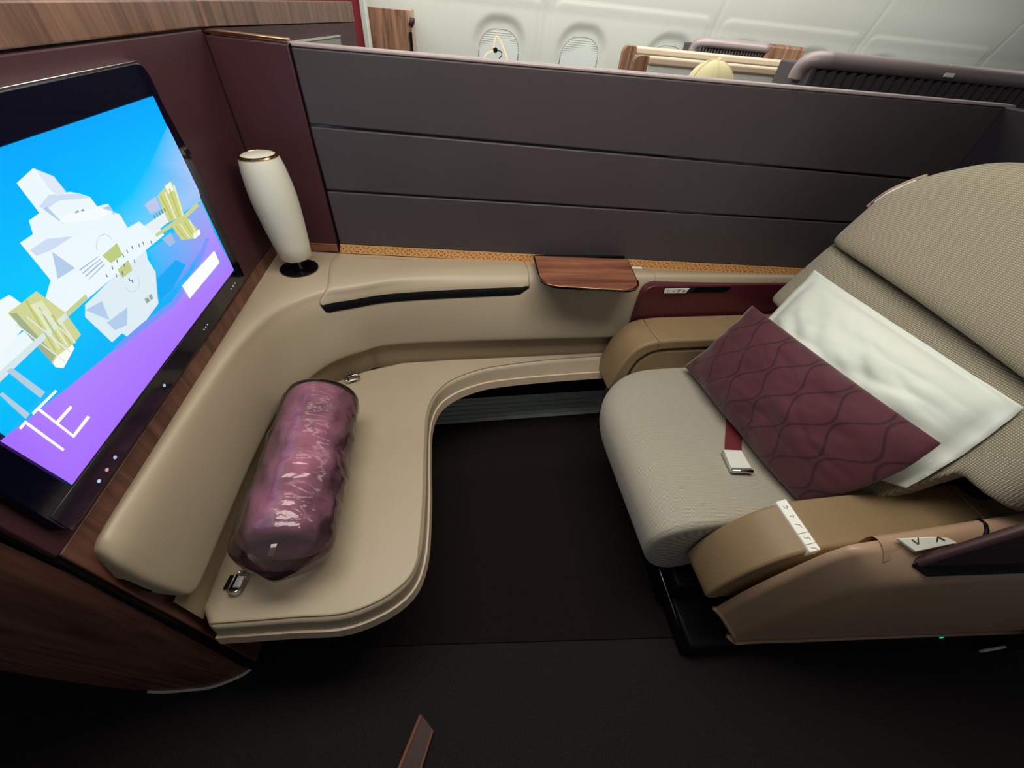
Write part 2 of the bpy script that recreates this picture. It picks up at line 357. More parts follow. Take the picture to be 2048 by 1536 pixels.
# rounded walnut end of the bulkhead facing the aisle, with a chrome kick strip
pc = catmull([(-1.6, .47, 0), (-1.348, .406, 0), (-1.125, .348, 0), (-.909, .302, 0), (-.80, .292, 0), (-.734, .292, 0), (-.66, .312, 0), (-.626, .340, 0)], 6)
def cap_row(z): return [(p.x, p.y-.028*z, z) for p in pc]
v, f, _ = grid([cap_row(z) for z in (0, .2, .5, .8, 1.1, 1.40)])
n = len(pc); back = [(-1.6, .9, z) for z in (0, 1.40)]
cabinet = thing('bulkhead_cabinet', 'curved dark walnut end of the bulkhead cabinet by the aisle floor', 'cabinet', (-.9, .4, 0))
obj('wood_end_panel', v, f, WOODC, cabinet, smooth=True)
kp = [p for p in pc if p.x > -.915]
kr = [[(p.x, p.y-.006, z) for p in kp] for z in (.002, .012)]; kr += [[(p.x, p.y-.001, z) for p in kp] for z in (.012, .002)]
v, f, _ = grid(kr, cu=True); obj('kick_strip', v, f, STEEL, cabinet, smooth=False, label='bright chrome kick strip curving round the cabinet foot')

# burgundy corner panel beside the partition
cp = thing('corner_panel', 'burgundy leather corner panel between the television wall and the dark partition', 'panel', (-.5, 1.47, .8))
prism('leather_face', [(-.612, 1.462, .80), (-.402, 1.446, .80), (-.404, 1.446, 1.385), (-.612, 1.462, 1.388)], (0, .03, 0), BURG, cp, .004)
prism('top_trim', [(-.612, 1.462, 1.391), (-.404, 1.447, 1.388), (-.404, 1.447, 1.396), (-.612, 1.462, 1.399)], (0, .035, 0), GOLD, cp, .002)
prism('wood_foot', [(-.612, 1.456, .80), (-.405, 1.441, .80), (-.405, 1.441, .829), (-.612, 1.456, .829)], (0, .006, 0), WOODT, cp, .001)
box('edge_gasket', (-.402, 1.450, .80), (-.396, 1.475, 1.386), BLACK, cp, .001)

# ================================================================ PRIVACY PARTITION
pt = thing('privacy_partition', 'dark umber partition of three long horizontal boards between the two suites', 'partition', (.6, 1.43, .75))
TOP = [(-.396, 1.440, 1.385), (1.95, 1.358, 1.391)]; L1 = [(-.396, 1.440, 1.202), (1.95, 1.358, 1.150)]; L2 = [(-.393, 1.440, 1.018), (1.95, 1.358, .978)]
BOT = [(-.392, 1.440, .832), (1.95, 1.358, .772)]; TB = [(-.399, 1.440, .800), (1.95, 1.358, .735)]
def board(a, b, ga, gb, name, m, th=.03, out=0.0):
    p = [Vector(a[0]), Vector(a[1]), Vector(b[1]), Vector(b[0])]
    p[0].z -= ga; p[1].z -= ga; p[2].z += gb; p[3].z += gb
    p = [q+Vector((0, -out, 0)) for q in p]
    return prism(name, p, (0, th, 0), m, pt, .004, 3)
board(TOP, L1, .006, .002, 'board', BOARD); board(L1, L2, .004, .002, 'board', BOARD, out=.002); board(L2, BOT, .004, .001, 'board', BOARD, out=.004)
prism('backing', [(-.395, 1.458, .77), (1.95, 1.376, .72), (1.95, 1.376, 1.385), (-.395, 1.458, 1.38)], (0, .03, 0), BLACK, pt)
prism('top_rail', [Vector(TOP[0])+Vector((0, .002, -.005)), Vector(TOP[1])+Vector((0, .002, -.005)), Vector(TOP[1])+Vector((0, .002, .004)), Vector(TOP[0])+Vector((0, .002, .004))], (0, .045, 0), MAUVE, pt, .003)
for L in (L1, L2):
    prism('joint_strip', [Vector(L[0])+Vector((0, .006, -.006)), Vector(L[1])+Vector((0, .006, -.006)), Vector(L[1])+Vector((0, .006, .004)), Vector(L[0])+Vector((0, .006, .004))], (0, .01, 0), GLOSSBLK, pt)
a, b = [Vector(q) for q in TB]; c, d = Vector(BOT[1]), Vector(BOT[0]); o_ = Vector((0, -.006, 0))
lt = obj('lattice_strip', [a+o_, b+o_, c+o_, d+o_, a, b, c, d], [(0, 1, 2, 3), (0, 1, 5, 4), (3, 2, 6, 7)], LATTICE, pt, uv=[(0, 0), (38, 0), (38, 1), (0, 1), (0, 0), (38, 0), (38, 1), (0, 1)], label='gilt strip engraved with crosses and dots')

# suite wall behind the seat
wr = box('wall_right', (1.90, .05, 0), (1.95, 1.36, 1.39), NAVY, None, .005); structure(wr, 'dark umber wall behind the seat')

# ================================================================ SIDE CONSOLE (wraps from the television wall to the seat)
con = thing('side_console', 'long beige leather side console curving from the television wall along the partition', 'console', (.2, 1.3, .44))
S0 = [(-.606, .336), (-.600, .350)]
R = [
 # t=0 wall edge
 [(-.614, .336, .72), (-.614, .348, .775), (-.614, .385, .80), (-.614, .5, .80), (-.614, .7, .80), (-.614, .95, .80), (-.614, 1.2, .80), (-.614, 1.46, .797), (-.4, 1.455, .792), (-.09, 1.430, .786), (.3, 1.418, .778), (.7, 1.405, .767), (1.1, 1.39, .755), (1.60, 1.373, .74)],
 # t=1 crest
 [(-.606, .334, .715), (-.600, .344, .772), (-.597, .385, .803), (-.592, .5, .803), (-.584, .70, .803), (-.570, .90, .803), (-.53, 1.08, .803), (-.453, 1.20, .802), (-.33, 1.23, .802), (-.09, 1.29, .802), (.3, 1.33, .798), (.7, 1.285, .806), (1.1, 1.262, .815), (1.60, 1.25, .815)],
 # t=2 roll
 [(-.598, .333, .71), (-.585, .340, .755), (-.578, .385, .768), (-.576, .5, .768), (-.572, .7, .768), (-.558, .90, .768), (-.515, 1.05, .768), (-.43, 1.15, .768), (-.325, 1.19, .768), (-.15, 1.235, .768), (.3, 1.272, .768), (.7, 1.25, .780), (1.1, 1.232, .795), (1.60, 1.222, .795)],
 # t=3
 [(-.590, .332, .67), (-.574, .338, .68), (-.568, .385, .68), (-.566, .5, .68), (-.562, .7, .68), (-.545, .9, .68), (-.50, 1.03, .68), (-.42, 1.125, .68), (-.33, 1.165, .68), (-.17, 1.207, .68), (.3, 1.237, .68), (.7, 1.235, .68), (1.1, 1.225, .68), (1.60, 1.222, .68)],
 # t=4
 [(-.590, .334, .645), (-.570, .343, .600), (-.562, .385, .58), (-.56, .5, .58), (-.556, .7, .58), (-.54, .88, .58), (-.49, 1.0, .58), (-.425, 1.09, .58), (-.335, 1.148, .58), (-.196, 1.193, .58), (.29, 1.208, .575), (.7, 1.218, .57), (1.1, 1.222, .57), (1.60, 1.222, .57)],
 # t=5 lower lip
 [(-.600, .336, .638), (-.578, .345, .578), (-.568, .385, .549), (-.566, .5, .549), (-.562, .7, .549), (-.545, .885, .549), (-.495, 1.003, .549), (-.43, 1.094, .549), (-.338, 1.152, .549), (-.198, 1.197, .549), (.29, 1.212, .545), (.7, 1.222, .54), (1.1, 1.226, .54), (1.60, 1.226, .54)],
 # t=6 tuck
 [(-.614, .340, .648), (-.614, .349, .590), (-.612, .385, .556), (-.608, .5, .547), (-.604, .7, .547), (-.588, .90, .547), (-.53, 1.03, .547), (-.455, 1.125, .547), (-.35, 1.185, .547), (-.205, 1.232, .547), (.29, 1.25, .543), (.7, 1.26, .54), (1.1, 1.265, .54), (1.60, 1.265, .54)],
]
PER = 8
for r in R:                                     # one more column to round the aisle end
    p, q = Vector(r[1]), Vector(r[2]); r.insert(2, (q.x+.2*(p.x-q.x), .360, q.z+.22*(p.z-q.z))); r[3] = (r[3][0], .395, r[3][2])
dense = [catmull(r, PER) for r in R]              # along the path
cols = list(zip(*dense)); cols = [catmull(c, 5) for c in cols]   # down the profile: 6*5+1
rowsC = [list(r) for r in zip(*cols)]
v, f, _ = grid(rowsC); obj('console_body', v, f, LEATHER, con, smooth=True)
def csurf(s, t, off=0):
    """point on the console skin; s along the path (control index), t down the profile"""
    def at(ss, tt):
        i = max(0, min(len(rowsC[0])-1.001, ss*PER)); j = max(0, min(len(rowsC)-1.001, tt*5)); a, b = int(i), int(j); u, w = i-a, j-b
        return rowsC[b][a]*(1-u)*(1-w)+rowsC[b][a+1]*u*(1-w)+rowsC[b+1][a]*(1-u)*w+rowsC[b+1][a+1]*u*w
    p = at(s, t)
    if off:
        nrm = (at(s+.1, t)-at(s-.1, t)).cross(at(s, t+.12)-at(s, t-.12))
        nrm.normalize()
        if nrm.z < 0 and t < 2: nrm = -nrm
        if t >= 2 and nrm.y > 0: nrm = -nrm
        p = p+nrm*off
    return p
# storage lid: a padded flap standing proud of the console, dark finger slot under its lip
def lid_s(a, t): return lerp(9-.92*min(1, t/2), 11-.01, a)
NA, NT = 48, 22
lo = [[None]*(NA+1) for _ in range(NT+1)]
for j in range(NT+1):
    t = lerp(.05, 2.18, j/NT)
    for i in range(NA+1):
        a = i/NA
        e = min(1, (a*NA)/2.2, ((1-a)*NA)/2.2, j/1.5, (NT-j)/1.2+.35); lift = .001+.0045*math.sqrt(max(0, e))
        lo[j][i] = csurf(lid_s(a, t), t, lift)
v, f, _ = grid(lo)
lid = obj('storage_lid', v, f, LEATHER, con, smooth=True, label='padded beige storage lid')
for a_ in (0, 1): tube('seam', [csurf(lid_s(a_, t), t, .002) for t in [.06+.11*k for k in range(20)]], .0016, LEATHER_DK, con, 5)
so = [[csurf(lid_s(a/40, 2.2), lerp(2.14, 2.50-.28*(1-math.sqrt(max(0, 1-(1-min(1, a/3, (40-a)/2.2))**2))), j/4), .0025+.002*math.sin(math.pi*j/4)) for a in range(0, 41)] for j in range(5)]
v, f, _ = grid(so); obj('finger_slot', v, f, BLACK, con, smooth=True, label='black finger slot under the lid lip')
for k, (x0, x1) in enumerate(((-.36, -.14), (-.345, -.16))):
    prism('moulded_marking', [(x0, 1.402-.012*k, .7965), (x1, 1.390-.012*k, .7965), (x1, 1.386-.012*k, .7965), (x0, 1.398-.012*k, .7965)], (0, 0, .004), LEATHER_DK, con)
# seams in the cap toward the seat
for s in (12.22, 13.35):
    tube('seam', [csurf(s+.0*t, t/8, .0003) for t in range(1, 17)], .0012, LEATHER_DK, con, 5)
# recessed darker strip below the lip
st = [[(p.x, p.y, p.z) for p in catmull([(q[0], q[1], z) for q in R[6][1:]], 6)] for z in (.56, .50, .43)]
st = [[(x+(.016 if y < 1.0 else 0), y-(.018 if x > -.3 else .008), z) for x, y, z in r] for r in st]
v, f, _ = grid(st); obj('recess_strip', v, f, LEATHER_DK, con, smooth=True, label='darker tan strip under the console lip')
# burgundy pocket near the seat with the handset buttons
pk = round_poly([(.722, .56), (.735, .788), (1.58, .797), (1.58, .56)], [0, .045, 0, 0])
prism('pocket_panel', [(x, 1.211+.004*(x-.7)-.02*0, z) for x, z in pk], (0, .05, 0), BURG_GLOSS, con, .003, label='burgundy lacquer panel beside the seat')
sl = round_poly([(.812, .758), (.812, .783), (1.10, .787), (1.075, .762)], [.003, .003, .012, .012])
prism('remote_slot', [(x, 1.2095, z) for x, z in sl], (0, .004, 0), GLOSSBLK, con, .001)
kb = prism('handset_keys', [(.814, 1.2085, .760), (.906, 1.2085, .761), (.914, 1.2085, .782), (.814, 1.2085, .781)], (0, -.004, 0), WHITEP, con, .001, label='pale grey key strip with four symbols')
def mark(name, parent, pts, w, nrm, m=INK, lift=.0006):
    """a thin printed stroke through 3-D points on a face with normal nrm"""
    N = Vector(nrm).normalized(); objs = []; V = []; F = []
    for p, q in zip(pts, pts[1:]):
        P, Q = Vector(p), Vector(q); s = (Q-P).cross(N).normalized()*w/2; k = len(V)
        V += [P+s+N*lift, Q+s+N*lift, Q-s+N*lift, P-s+N*lift]; F.append((k, k+1, k+2, k+3))
    return obj(name, V, F, m, parent)
yk = 1.2045; nk = (0, -1, 0)
mark('symbol', kb, [(.824, yk, .775), (.834, yk, .775), (.829, yk, .767), (.824, yk, .775)], .003, nk, WHITEP)
mark('symbol', kb, [(.847, yk, .771), (.857, yk, .771)], .003, nk)
mark('symbol', kb, [(.868, yk, .767), (.876, yk, .771), (.868, yk, .775), (.880, yk, .776)], .003, nk)
mark('symbol', kb, [(.888, yk, .771), (.900, yk, .771)], .003, nk); mark('symbol', kb, [(.894, yk, .766), (.894, yk, .777)], .003, nk)
bp = prism('call_button', [(x, y, .773) for x, y in rrect(.745, 1.372, .085, .022, .009)], (0, -.0, .006), WHITEP, con, .002, label='small white oval button at the foot of the gilt strip')
# black well the lamp stands in
lathe('lamp_well', [(.0605, .0), (.0605, .0035), (.056, .0035), (.055, .002), (.001, .002)], (-.508, 1.305, .8045), GLOSSBLK, con, 36, label='round gloss black lamp well')

# ================================================================ TABLE LAMP
lp = thing('table_lamp', 'white barrel-shaped table lamp with a rose gold rim standing in a black well', 'lamp', (-.508, 1.305, .803))
LX, LY = -.503, 1.305
lathe('stem', [(.006, 0), (.006, .06)], (LX, LY, .804), CHROME, lp, 16)
lathe('stem_collar', [(.02, 0), (.02, .006), (.006, .008)], (LX, LY, .804), GLOSSBLK, lp, 24)
LH = .957
LR = .87
pr = [(.02, .0), (.050, .0015), (.0555, .006), (.0615, .05), (.068, .11), (.0725, .17), (.0735, .20), (.072, .24), (.067, .285), (.061, .312), (.0595, .316), (.03, .317)]
lathe('lamp_shade', [(r*LR, z*LH) for r, z in pr], (LX, LY, .845), IVORY, lp, 56)
lathe('rim_ring', [(r*LR, z) for r, z in [(.0595, 0), (.0615, .002), (.0595, .006), (.052, .007), (.050, .004), (.05, 0)]], (LX, LY, 1.1465), GOLD, lp, 56)
lathe('top_cap', [(r*LR, z) for r, z in [(.0505, 0), (.0505, .004), (.048, .0055), (.002, .006)]], (LX, LY, 1.1475), IVORY, lp, 48)

lp.rotation_euler = (0, math.radians(-2.4), 0)     # the lamp leans a little toward the television
# ================================================================ TELEVISION
tv = thing('television', 'large lit television showing a white building, purple wave and the seat number 1E', 'television', (-.61, .73, .865))
def yz(poly, x): return [(x, a, b) for a, b in poly]
bez = round_poly([(.346, .862), (1.112, .872), (1.112, 1.366), (.346, 1.366)], [.03, .012, .035, .035])
bz = prism('bezel', yz(bez, -.597), (-.014, 0, 0), GLOWGLASS, tv, .003, 3, label='wide glossy black bezel')
side = round_poly([(1.10, .866), (1.135, .864), (1.135, 1.2), (1.118, 1.30), (1.10, 1.34)], .008)
prism('side_frame', yz(side, -.602), (-.010, 0, 0), GLOSSBLK, tv, .002)
prism('hinge', [(-.600, 1.112, 1.19), (-.600, 1.137, 1.19), (-.600, 1.137, 1.202), (-.600, 1.112, 1.202)], (-.01, 0, 0), BLACK, tv)
box('top_edge_trim', (-.611, .36, 1.3645), (-.5965, 1.085, 1.3685), CHROME, tv, .001)
lower = box('lower_glass', (-.5975, .352, .866), (-.5962, 1.106, .911), GLOWGLASS, tv, .0005)
for i, (y, z) in enumerate([(1.047, .888), (1.032, .888), (1.062, .888), (.862, .883), (.852, .883), (.872, .883), (.658, .883), (.480, .880), (.455, .879), (.433, .879)]):
    big = i in (6, 7, 8, 9)
    prism('indicator_dot', [(-.5965, y+(.0032 if big else .0018)*math.cos(a*math.pi/5), z+(.0032 if big else .0018)*math.sin(a*math.pi/5)) for a in range(10)], (.0012, 0, 0), emit('indicator_white' if i != 8 else 'indicator_pink', srgb(190, 215, 255) if i != 8 else srgb(230, 170, 175), .8), tv)
SCREEN=[
([(0.715,1.177),(0.865,1.19),(0.962,1.215),(1.086,1.258),(1.089,1.186),(1.091,1.124),(1.082,1.103),(0.854,1.117)],[(0,200,255),(0,196,255),(20,190,255),(80,190,255),(160,200,250),(170,195,245),(150,195,245),(120,210,255)]),
([(0.831,1.096),(0.917,1.089),(1.08,1.101),(1.075,1.033),(0.912,1.009),(0.791,1.005)],[(60,190,255),(110,180,250),(150,175,240),(170,150,245),(110,150,250),(40,170,250)]),
([(0.71,1.279),(0.67,1.271),(0.67,1.23),(0.647,1.228),(0.638,1.212),(0.612,1.211),(0.611,1.153),(0.553,1.122),(0.482,1.124),(0.453,1.097),(0.507,1.098),(0.639,1.101),(0.823,1.1),(0.895,1.099),(0.89,1.132),(0.856,1.134),(0.849,1.146),(0.812,1.149),(0.813,1.174),(0.8,1.182),(0.802,1.196),(0.776,1.201),(0.774,1.217),(0.758,1.228),(0.744,1.235),(0.732,1.238),(0.731,1.263)],(236,248,252)),
([(0.631,1.097),(0.616,1.083),(0.625,1.023),(0.654,1.021),(0.659,1.008),(0.702,1.003),(0.771,1.009),(0.788,1.03),(0.813,1.057),(0.813,1.085),(0.823,1.1),(0.717,1.101)],(222,238,245)),
([(0.645,1.182),(0.66,1.147),(0.622,1.149)],(180,205,236)),
([(0.617,1.198),(0.651,1.199),(0.695,1.184),(0.647,1.184),(0.619,1.188)],(205,222,245)),
([(0.677,1.237),(0.705,1.244),(0.757,1.228),(0.773,1.216),(0.714,1.232),(0.681,1.23)],(208,222,245)),
([(0.68,1.232),(0.694,1.203),(0.694,1.206),(0.688,1.233)],(180,205,236)),
([(0.783,1.196),(0.803,1.192),(0.802,1.176)],(180,205,236)),
([(0.624,1.091),(0.662,1.084),(0.65,1.053)],(180,205,236)),
([(0.642,1.053),(0.699,1.047),(0.674,1.025),(0.646,1.034)],(180,205,236)),
([(0.727,1.21),(0.735,1.21),(0.734,1.199),(0.724,1.2)],(150,168,190)),
([(0.74,1.208),(0.746,1.208),(0.746,1.198),(0.737,1.199)],(150,168,190)),
([(0.746,1.036),(0.755,1.034),(0.756,1.025),(0.744,1.026)],(150,172,150)),
([(0.759,1.034),(0.768,1.034),(0.767,1.024),(0.758,1.025)],(150,172,150)),
([(0.664,1.142),(0.714,1.141),(0.713,1.14),(0.664,1.14)],(165,185,215)),
([(0.665,1.136),(0.714,1.136),(0.714,1.135),(0.665,1.134)],(165,185,215)),
([(0.666,1.13),(0.714,1.132),(0.714,1.13),(0.666,1.128)],(165,185,215)),
([(0.667,1.123),(0.715,1.127),(0.714,1.125),(0.667,1.122)],(165,185,215)),
([(0.721,1.138),(0.767,1.14),(0.762,1.119),(0.727,1.121)],(190,205,130)),
([(0.731,1.106),(0.767,1.107),(0.762,1.089),(0.73,1.09)],(195,205,140)),
([(0.936,1.163),(1.001,1.173),(1.008,1.16),(0.999,1.123),(0.988,1.102),(0.923,1.113)],(205,212,135)),
([(0.886,1.164),(0.931,1.165),(0.925,1.141),(0.889,1.145)],(190,200,235)),
([(0.854,1.135),(0.931,1.132),(0.928,1.113),(0.86,1.114)],(232,242,246)),
([(0.975,1.171),(1.001,1.171),(0.999,1.155),(0.974,1.155)],(240,246,230)),
([(0.93,1.103),(0.996,1.096),(1.016,1.055),(0.983,1.052),(0.938,1.068)],(205,212,135)),
([(0.979,1.062),(1.021,1.059),(1.015,1.049),(0.984,1.05)],(245,250,240)),
([(0.87,1.112),(0.994,1.105),(1.062,1.107),(1.06,1.098),(0.988,1.096),(0.869,1.106)],(205,210,150)),
([(0.881,1.096),(0.917,1.095),(0.915,1.073),(0.891,1.076)],(165,190,228)),
([(0.531,1.169),(0.546,1.168),(0.55,1.152),(0.542,1.129),(0.496,1.121),(0.474,1.117)],(240,250,252)),
([(0.55,1.152),(0.58,1.153),(0.593,1.107),(0.588,1.068),(0.565,1.066),(0.527,1.055),(0.52,1.066),(0.526,1.152)],(208,214,150)),
([(0.527,1.15),(0.535,1.146),(0.532,1.071),(0.52,1.068)],(165,176,140)),
([(0.52,1.066),(0.534,1.069),(0.565,1.066),(0.563,1.06),(0.527,1.05),(0.519,1.059)],(250,254,246)),
([(0.557,1.144),(0.577,1.14),(0.572,1.108),(0.554,1.107)],(225,230,190)),
([(0.46,1.104),(0.593,1.107),(0.591,1.1),(0.45,1.094)],(214,232,236)),
([(0.594,1.108),(0.644,1.109),(0.642,1.102),(0.591,1.101)],(200,208,150)),
([(0.467,1.099),(0.475,1.098),(0.481,1.044),(0.47,1.043)],(180,205,225)),
([(0.438,1.083),(0.443,1.083),(0.444,1.038),(0.435,1.037)],(180,205,225)),
([(0.394,1.041),(0.441,1.034),(0.489,1.028),(0.517,1.024),(0.617,1.012),(0.7,1.001),(0.799,0.985),(0.923,0.996),(1.027,1.028),(1.069,1.033),(1.082,0.918),(0.403,0.917)],[(165,110,255),(172,122,255),(176,130,255),(176,130,255),(180,138,255),(180,140,255),(176,134,255),(150,150,255),(160,150,255),(190,140,250),(170,120,250),(168,112,255)]),
([(0.801,1.046),(0.886,1.047),(0.908,1.024),(0.826,1.008),(0.782,1.013)],(0,168,245)),
([(0.621,1.015),(0.706,1.007),(0.807,0.992),(0.926,1.004),(1.027,1.034),(1.039,1.028),(0.933,0.991),(0.807,0.98),(0.702,0.996),(0.619,1.008)],(120,150,252)),
([(0.893,1.14),(0.897,1.14),(0.896,1.134),(0.892,1.134)],(120,140,110)),
([(0.903,1.14),(0.907,1.14),(0.906,1.134),(0.902,1.134)],(120,140,110)),
([(0.913,1.14),(0.917,1.14),(0.916,1.133),(0.912,1.134)],(120,140,110)),
([(0.923,1.14),(0.927,1.14),(0.926,1.133),(0.922,1.133)],(120,140,110)),
([(0.933,1.139),(0.937,1.139),(0.937,1.133),(0.932,1.133)],(120,140,110)),
([(0.943,1.161),(0.947,1.162),(0.944,1.111),(0.94,1.112)],(184,190,96)),
([(0.962,1.162),(0.967,1.162),(0.957,1.109),(0.953,1.11)],(238,242,214)),
([(0.982,1.162),(0.987,1.163),(0.971,1.107),(0.967,1.107)],(184,190,96)),
([(1.003,1.163),(1.008,1.163),(0.986,1.105),(0.981,1.105)],(238,242,214)),
([(0.94,1.1),(0.944,1.099),(0.956,1.062),(0.951,1.063)],(188,194,100)),
([(0.958,1.097),(0.962,1.096),(0.97,1.059),(0.966,1.06)],(236,240,205)),
([(0.976,1.094),(0.98,1.093),(0.985,1.056),(0.981,1.057)],(188,194,100)),
([(0.995,1.091),(1.0,1.09),(1.001,1.053),(0.996,1.054)],(236,240,205)),
([(0.556,1.152),(0.559,1.152),(0.538,1.077),(0.535,1.077)],(188,196,112)),
([(0.56,1.144),(0.562,1.143),(0.545,1.075),(0.542,1.075)],(232,236,196)),
([(0.563,1.135),(0.566,1.135),(0.551,1.072),(0.548,1.073)],(188,196,112)),
([(0.567,1.127),(0.57,1.126),(0.558,1.07),(0.555,1.07)],(232,236,196)),
([(0.571,1.118),(0.574,1.117),(0.564,1.068),(0.561,1.068)],(188,196,112)),
([(0.575,1.108),(0.578,1.108),(0.571,1.065),(0.568,1.066)],(232,236,196)),
([(0.521,1.136),(0.523,1.136),(0.536,1.056),(0.534,1.056)],(222,232,236)),
([(0.54,1.135),(0.542,1.136),(0.554,1.062),(0.551,1.062)],(222,232,236)),
([(0.561,1.135),(0.563,1.135),(0.572,1.068),(0.569,1.068)],(222,232,236)),
([(0.723,1.118),(0.725,1.118),(0.723,1.112),(0.72,1.112)],(96,118,132)),
([(0.74,1.12),(0.743,1.12),(0.74,1.114),(0.738,1.115)],(96,118,132)),
([(0.761,1.122),(0.763,1.122),(0.761,1.116),(0.759,1.116)],(96,118,132)),
([(0.775,1.123),(0.777,1.123),(0.775,1.117),(0.773,1.117)],(96,118,132)),
([(0.792,1.123),(0.794,1.122),(0.792,1.117),(0.789,1.117)],(96,118,132)),
([(0.811,1.118),(0.813,1.118),(0.811,1.112),(0.808,1.112)],(96,118,132)),
([(0.823,1.116),(0.826,1.116),(0.823,1.11),(0.821,1.11)],(96,118,132)),
([(0.845,1.109),(0.847,1.108),(0.845,1.102),(0.842,1.102)],(96,118,132)),
([(0.72,1.104),(0.722,1.104),(0.719,1.098),(0.717,1.098)],(96,118,132)),
([(0.735,1.101),(0.737,1.1),(0.735,1.095),(0.732,1.095)],(96,118,132)),
([(0.74,1.085),(0.742,1.084),(0.74,1.078),(0.737,1.079)],(96,118,132)),
([(0.743,1.079),(0.746,1.078),(0.743,1.072),(0.741,1.073)],(96,118,132)),
([(0.749,1.108),(0.751,1.108),(0.749,1.102),(0.747,1.102)],(96,118,132)),
([(0.776,1.102),(0.779,1.102),(0.776,1.096),(0.774,1.096)],(96,118,132)),
([(0.701,1.114),(0.703,1.114),(0.701,1.108),(0.699,1.109)],(96,118,132)),
([(0.716,1.15),(0.718,1.154),(0.72,1.153),(0.718,1.15)],(205,222,232)),
([(0.718,1.154),(0.721,1.157),(0.723,1.157),(0.72,1.153)],(205,222,232)),
([(0.721,1.157),(0.725,1.16),(0.727,1.159),(0.723,1.157)],(205,222,232)),
([(0.725,1.16),(0.73,1.163),(0.731,1.162),(0.727,1.159)],(205,222,232)),
([(0.73,1.163),(0.736,1.164),(0.736,1.163),(0.731,1.162)],(205,222,232)),
([(0.736,1.164),(0.741,1.165),(0.741,1.164),(0.736,1.163)],(205,222,232)),
([(0.741,1.165),(0.747,1.165),(0.746,1.163),(0.741,1.164)],(205,222,232)),
([(0.747,1.165),(0.752,1.163),(0.751,1.162),(0.746,1.163)],(205,222,232)),
([(0.752,1.163),(0.755,1.161),(0.754,1.16),(0.751,1.162)],(205,222,232)),
([(0.755,1.161),(0.758,1.158),(0.756,1.157),(0.754,1.16)],(205,222,232)),
([(0.758,1.158),(0.759,1.154),(0.757,1.154),(0.756,1.157)],(205,222,232)),
([(0.759,1.154),(0.759,1.15),(0.757,1.15),(0.757,1.154)],(205,222,232)),
([(0.76,1.075),(0.76,1.071),(0.758,1.071),(0.758,1.075)],(205,222,232)),
([(0.76,1.071),(0.758,1.067),(0.756,1.068),(0.758,1.071)],(205,222,232)),
([(0.758,1.067),(0.754,1.063),(0.753,1.065),(0.756,1.068)],(205,222,232)),
([(0.754,1.063),(0.749,1.061),(0.748,1.062),(0.753,1.065)],(205,222,232)),
([(0.749,1.061),(0.744,1.06),(0.743,1.061),(0.748,1.062)],(205,222,232)),
([(0.744,1.06),(0.738,1.06),(0.738,1.061),(0.743,1.061)],(205,222,232)),
([(0.738,1.06),(0.732,1.06),(0.733,1.062),(0.738,1.061)],(205,222,232)),
([(0.732,1.06),(0.727,1.063),(0.728,1.064),(0.733,1.062)],(205,222,232)),
([(0.727,1.063),(0.723,1.065),(0.725,1.066),(0.728,1.064)],(205,222,232)),
([(0.723,1.065),(0.72,1.069),(0.722,1.07),(0.725,1.066)],(205,222,232)),
([(0.72,1.069),(0.719,1.073),(0.721,1.073),(0.722,1.07)],(205,222,232)),
([(0.719,1.073),(0.719,1.077),(0.721,1.077),(0.721,1.073)],(205,222,232)),
([(0.709,1.278),(0.73,1.262),(0.733,1.239),(0.713,1.239),(0.708,1.255)],(222,234,248)),
([(0.684,1.21),(0.71,1.212),(0.774,1.2),(0.799,1.183),(0.758,1.185)],(246,252,254)),
([(1.033,0.998),(1.031,0.966),(0.858,0.966),(0.857,1.0)],(250,255,255)),
([(0.419,1.033),(0.431,1.034),(0.431,1.038),(0.419,1.037)],(255,255,255)),
([(0.428,1.037),(0.431,0.966),(0.435,0.966),(0.432,1.038)],(255,255,255)),
([(0.453,1.035),(0.456,0.967),(0.46,0.967),(0.457,1.035)],(255,255,255)),
([(0.444,1.035),(0.492,1.034),(0.492,1.038),(0.445,1.039)],(255,255,255)),
([(0.457,1.0),(0.49,1.0),(0.49,1.005),(0.458,1.005)],(255,255,255)),
([(0.457,0.966),(0.498,0.967),(0.497,0.973),(0.457,0.971)],(255,255,255)),
]

